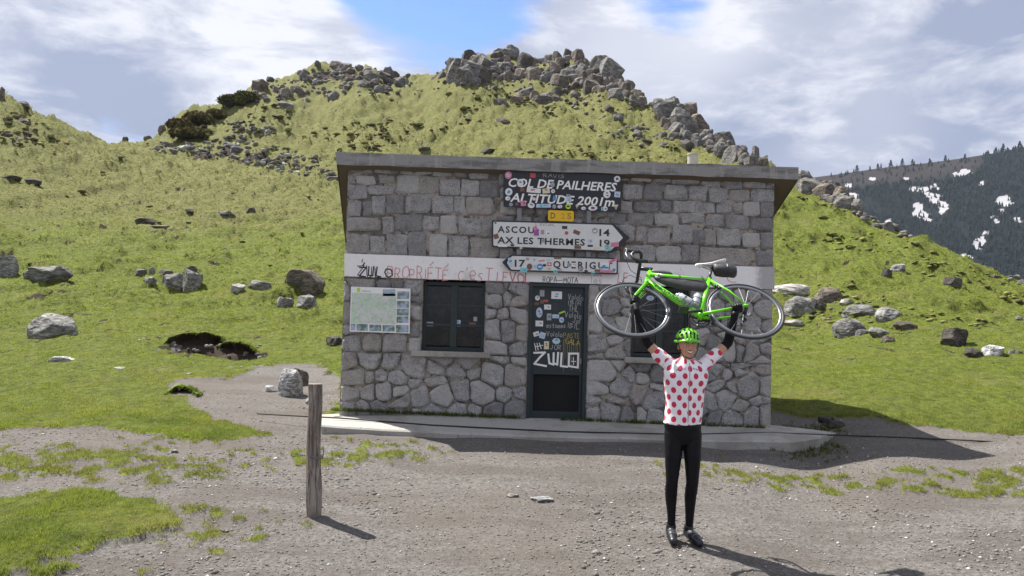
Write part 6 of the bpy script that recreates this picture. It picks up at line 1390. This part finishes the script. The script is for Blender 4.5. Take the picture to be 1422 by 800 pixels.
headsh.append(ell(HC+Vector((0, -.078, -.072)), .020, .012, .006))
def foot(an, du): 
    s = MB(); heel = an+Vector((0, .03, -.075)); toe = an+Vector((du, -.17, -.105)); s.cone(an, .026, heel, .034, 14); s.cone(heel, .034, toe, .026, 14); return s
footL, footR = foot(anL, -.02), foot(anR, .05)
body_sh = [loft(torso), limb(arm(shL, elL, wrL)), limb(arm(shR, elR, wrR)), limb(leg(hipL, knL, anL)), limb(leg(hipR, knR, anR)), footL, footR]+headsh
def hand(wr, ha, barp, bard, side):
    """palm below the bar, four fingers over it and a thumb from the side of the palm"""
    out = [MB().cone(wr, .026, ha, .030, 12)]; bd = bard.normalized(); view = Vector((0, -1, 0)); view = (view-bd*view.dot(bd)).normalized(); sidev = bd.cross(view).normalized()
    if sidev.dot(ha-barp) < 0: sidev = -sidev
    pc = barp+sidev*.030+Vector((0, .004, 0)); out.append(MB().cone(pc-bd*.030, .019, pc+bd*.030, .019, 12)); out.append(MB().cone(ha, .026, pc, .026, 12))
    for i, ln in enumerate((.85, 1.0, .95, .78)):
        o = bd*(-.033+.022*i); a = pc+o+view*.006; k = barp+o+view*.030*ln; tip = barp+o-sidev*.024*ln+view*.014; e2 = barp+o-sidev*.026*ln-view*.010
        out.append(limb([(a, .0105), (k+sidev*.012, .0098), (k-sidev*.012, .0092), (tip, .0086), (e2, .0078)], 8))
    tb = pc-bd*.036; out.append(limb([(tb, .013), (tb-bd*.012-view*.022, .011), (barp-bd*.03-view*.030, .010), (barp-bd*.010-view*.030-sidev*.012, .009)], 8))
    return out
forkw = [BMW @ (FA+Vector((-.035, .05, .13))), BMW @ (FA+Vector((-.002, .052, .004)))]; gL = forkw[1].lerp(forkw[0], .42); stayw = [BMW @ (RA+Vector((.02, .066, -.004))), BMW @ (BB+Vector((-.14, .048, .012)))]; gR = stayw[0].lerp(stayw[1], .30)
haL = gL+(wrL-gL).normalized()*.07; haR = gR+(wrR-gR).normalized()*.07
hl = hand(wrL, haL, gL, forkw[0]-forkw[1], -1); hr = hand(wrR, haR, gR, stayw[1]-stayw[0], 1)
body, _ = solid('body', body_sh+hl+hr, skin, .0062, 2)
# clothing
MB().box((0, 0, 0), (0, 0, 0)) if False else None
dots, t, b = new_mat('dotted_jersey'); uvn = attr(t, 'dotuv').outputs['Vector']
def lat(off_):
    w_ = V_(t, 'ADD', uvn, off_); f_ = V_(t, 'FRACTION', V_(t, 'DIVIDE', w_, (.112, .124, 1.0))); f_ = V_(t, 'SUBTRACT', f_, (.5, .5, 0)); f_ = V_(t, 'MULTIPLY', f_, (.112, .124, 0)); return MR(t, V_(t, 'LENGTH', f_), .0240, .0270, 1, 0)
dm = M_(t, 'MAXIMUM', lat((10.0, 10.0, 0)), lat((10.056, 10.062, 0)))
n = NOISE(t, N(t, 'ShaderNodeTexCoord').outputs['Object'], 8, 4)
setc(t, b, MIX(t, dm, MIX(t, n, (.76, .74, .80), (.84, .83, .87)), (.52, .010, .055))); b.inputs['Roughness'].default_value = .6; b.inputs['Sheen Weight'].default_value = .15
def g_(r, a): return [(c, x+a, y+a) for c, x, y in r]
jt = g_([q for q in torso[1:]], .014); jt[0] = (Q(948, 588.5), .164, .122); jt[-1] = (Q(954, 497.5), .066, .068)
slL = shL.lerp(elL, .52); slR = shR.lerp(elR, .50)
jer, c = solid('jersey', [loft(jt), MB().cone(Q(934, 509, .01), .060, slL, .052, 18), MB().cone(Q(975, 509, .01), .060, slR, .052, 18)], dots, .007, 2, noise=.013, nscale=7)
me = jer.data; cw_ = c+np.array(MO); cx = Q(950.5, 540).x; th = np.arctan2(cw_[:, 0]-cx, -(cw_[:, 1]-MD)); z0 = Q(950, 588).z
uu = th*.165; vvv = cw_[:, 2]-z0
for sh, sl2, sg in ((shL, slL, -1), (shR, slR, 1)):
    d = (sl2-sh).normalized(); da = np.array(d); rel = cw_-np.array(sh); al = rel@da; side_ = np.array(Vector((0, -1, 0)).cross(d)); msk = (al > .035) & ((cw_[:, 0]-cx)*sg > .14)
    uu = np.where(msk, (rel@side_)+.03, uu); vvv = np.where(msk, al+.2, vvv)
at = me.attributes.new('dotuv', 'FLOAT_VECTOR', 'POINT'); at.data.foreach_set('vector', np.stack([uu, vvv, uu*0], 1).astype(np.float32).ravel())
MB().torus(Q(954, 498.3, .0), (0, .25, 1), .058, .008, 24, 6).build('collar', simple('jersey_white', (.75, .73, .78), .6), jer, MO, True)
tr_ = [(Q(948, 616), .10, .08), (Q(948, 606), .142, .102), (Q(948, 592), .158, .116), (Q(948.5, 584), .150, .108)]
def lg(hip, kn, an): return limb(leg(hip, kn, an, .005))
solid('tights', [loft(tr_), lg(hipL, knL, anL), lg(hipR, knR, anR)], tights_m, .007, 2, noise=.003, nscale=11)
for sh, el, wr, hsh in ((shL, elL, wrL, hl), (shR, elR, wrR, hr)):
    st2 = sh.lerp(el, .90 if sh is shL else .84); solid('arm_warmer', [limb([(st2, .043), (el, .0425), (el.lerp(wr, .3), .043), (wr, .030)])], tights_m, .006, 2, noise=.002)
# gloves follow the hands
def fat(shapes):
    out = []
    for s in shapes: out.append(s)
    return out
for hs, wr_p, ha_p in ((hl, wrL, haL), (hr, wrR, haR)):
    gl, cc_ = solid('glove', hs, tights_m, .0045, 1); nr_ = np.empty(len(gl.data.vertices)*3, np.float32); gl.data.vertices.foreach_get('normal', nr_); gl.data.vertices.foreach_set('co', (cc_+nr_.reshape(-1, 3)*.0035).ravel()); gl.data.update()
shoe_m = simple('shoe_leather', (.012, .013, .018), .38, 0, .3, 20); vel = simple('shoe_strap', (.09, .095, .11), .4)
for an, ft, du in ((anL, footL, -.02), (anR, footR, .05)):
    heel = an+Vector((0, .03, -.072)); toe = an+Vector((du, -.17, -.102)); mid_ = heel.lerp(toe, .55)+Vector((0, 0, .006))
    sh_ = MB().cone(heel, .044, mid_, .046, 16); sh2 = MB().cone(mid_, .045, toe, .034, 16); ak = MB().cone(heel+Vector((0, 0, .0)), .044, an+Vector((0, .01, -.02)), .042, 16)
    s_, _c = solid('shoe', [sh_, sh2, ak], shoe_m, .006, 3)
    for f in (.40, .56, .72):
        c = heel.lerp(toe, f)+Vector((0, 0, .022)); d = (toe-heel).normalized(); ax3 = d
        MB().tube([c+Vector((-.036, 0, -.004)), c+Vector((-.022, -.002, .018)), c+Vector((0, -.003, .026)), c+Vector((.022, -.002, .018)), c+Vector((.036, 0, -.004))], .007, 6, True, .6).build('shoe_strap', vel, s_, MO, True)
# face
eye_w = simple('eye_white', (.70, .68, .66), .3); dark = simple('dark_hair', (.018, .013, .010), .6); lip = simple('lips', (.42, .15, .12), .5); teeth = simple('teeth', (.80, .78, .72), .3)
for s in (-1, 1):
    ec = HC+Vector((.031*s, -.077, .006)); e_ = ell(ec, .013, .009, .0065).build('eye', eye_w, man, MO, True); ell(ec+Vector((0, -.007, 0)), .0055, .004, .0055).build('iris', dark, e_, MO, True)
    MB().tube([ec+Vector((-.018, -.004, .016-.003*s)), ec+Vector((0, -.010, .021)), ec+Vector((.018, -.004, .016+.003*s))], [.003, .0045, .003], 6, True).build('eyebrow', dark, man, MO, True)
mc = HC+Vector((0, -.083, -.055)); mp = [(-.028, .008, .012), (-.016, -.004, .001), (0, -.009, -.003), (.016, -.004, .001), (.028, .008, .012)]
mo = MB().tube([mc+Vector(p) for p in mp], [.002, .0075, .0095, .0075, .002], 8).build('mouth', lip, man, MO, True); MB().tube([mc+Vector((p[0]*.85, p[1]-.006, p[2]+.001)) for p in mp], [.0015, .0045, .006, .0045, .0015], 8).build('teeth', teeth, mo, MO, True)
hs_ = ell(HC+Vector((0, .030, .020)), .081, .088, .080).build('hair', dark, man, MO, True)
# helmet: black shell underneath, green ribs between the vents
hc = HC+Vector((0, .018, .046)); hel_g = simple('helmet_green', (.15, .52, .025), .22, 0, .05, 10)
def dome(th, ph, k=1.0): return hc+Vector((.104*k*math.sin(th)*math.cos(ph), .135*k*math.sin(th)*math.sin(ph), .098*k*math.cos(th)))
inner = MB(); nA, nB = 28, 9
for i in range(nB+1):
    for j in range(nA): inner.v.append(tuple(dome(R(92)*i/nB, 2*math.pi*j/nA, .93)))
for i in range(nB):
    for j in range(nA): a0 = i*nA+j; a1 = i*nA+(j+1) % nA; inner.f.append((a0, a0+nA, a1+nA, a1))
helmet = empty('helmet', MO, 'bright green vented cycling helmet on the cyclist head', 'helmet')
inner.build('liner', black_m, helmet, MO, True)
sh_v = []; keepf = []; nx_, np_ = 44, 44; sv_ = MB()
for i in range(np_+1):
    for j in range(nx_+1):
        x = (-1+2*j/nx_)*.101; ph = R(-98)+R(196)*i/np_; w_ = math.sqrt(max(0.02, 1-(x/.105)**2)); rid = 1+.035*math.cos(x*2*math.pi/.036)
        sv_.v.append(tuple(hc+Vector((x*(1-.22*abs(math.sin(ph))**3), .140*w_*math.sin(ph)*rid, .102*w_*math.cos(ph)*rid-.004))))
for i in range(np_):
    for j in range(nx_):
        x = (-1+2*(j+.5)/nx_)*.101; ph = -98+196*(i+.5)/np_; m_ = abs((x/.036-.5)%1-.5)
        if m_ < .24 and abs(x) < .086 and any(a < ph < b for a, b in ((-82, -46), (-36, -8), (6, 36), (48, 80))): continue
        a0 = i*(nx_+1)+j; sv_.f.append((a0, a0+nx_+1, a0+nx_+2, a0+1))
shl = sv_.build('shell', hel_g, helmet, MO, True); so__ = shl.modifiers.new('thick', 'SOLIDIFY'); so__.thickness = .006; so__.offset = 0
rim_ = MB(); rim_.tube([hc+Vector((.103*math.cos(a*math.pi/12), .136*math.sin(a*math.pi/12), -.004-.012*math.cos(a*math.pi/12)**2)) for a in range(25)], .011, 8, False).build('helmet_edge', hel_g, helmet, MO, True)
for s in (-1, 1): MB().tube([hc+Vector((.090*s, -.02, -.01)), HC+Vector((.077*s, -.03, -.04)), HC+Vector((.045*s, -.055, -.096)), HC+Vector((0, -.064, -.112))], .0042, 6).build('chin_strap', black_m, helmet, MO, True)

# zip, print on the chest and folds of the jersey
zp_ = MB(); zz0 = Q(953.5, 502).z
def front(x, z):                       # the front of the jersey at this place
    ok, loc, nrm, i = jer.ray_cast(Vector((x-MO[0], -2, z-MO[2])), Vector((0, 1, 0)))
    return (Vector((x, loc.y+MO[1]-.002, z))) if ok else Vector((x, MD-.12, z))
xz = Q(953, 520).x
zpt = [front(xz-.006*i/10, zz0-.01-.50*i/10) for i in range(11)]
zp_.tube(zpt, .0028, 5).build('jersey_zip', simple('zip_grey', (.30, .28, .32), .5), jer, MO)
pm = simple('chest_print', (.30, .05, .18), .6)
for sg, k in ((-1, 0), (1, 1)):
    for j in range(4):
        c0 = front(xz+sg*(.03+.022*j), zz0-.045-.006*j); c1 = front(xz+sg*(.044+.022*j), zz0-.062-.004*j)
        MB().tube([c0, c1], .0035, 5).build('chest_print', pm, jer, MO)
# ------------------------------------------------------------------ the air
hx = MB().box((-1600, -175, -330), (2560, 2020, 620)).build('haze', simple('tmp', (1, 1, 1)), None)
hm = bpy.data.materials.new('air'); hm.use_nodes = True; ht = hm.node_tree; ht.nodes.clear()
pv_ = N(ht, 'ShaderNodeVolumePrincipled', ins={'Color': (.72, .82, 1, 1), 'Density': .00005, 'Anisotropy': .2}); N(ht, 'ShaderNodeOutputMaterial', ins={'Volume': pv_.outputs[0]})
hx.data.materials.clear(); hx.data.materials.append(hm); tag(hx, 'thin mountain air between the hut and the far ridge', 'haze', kind='stuff')
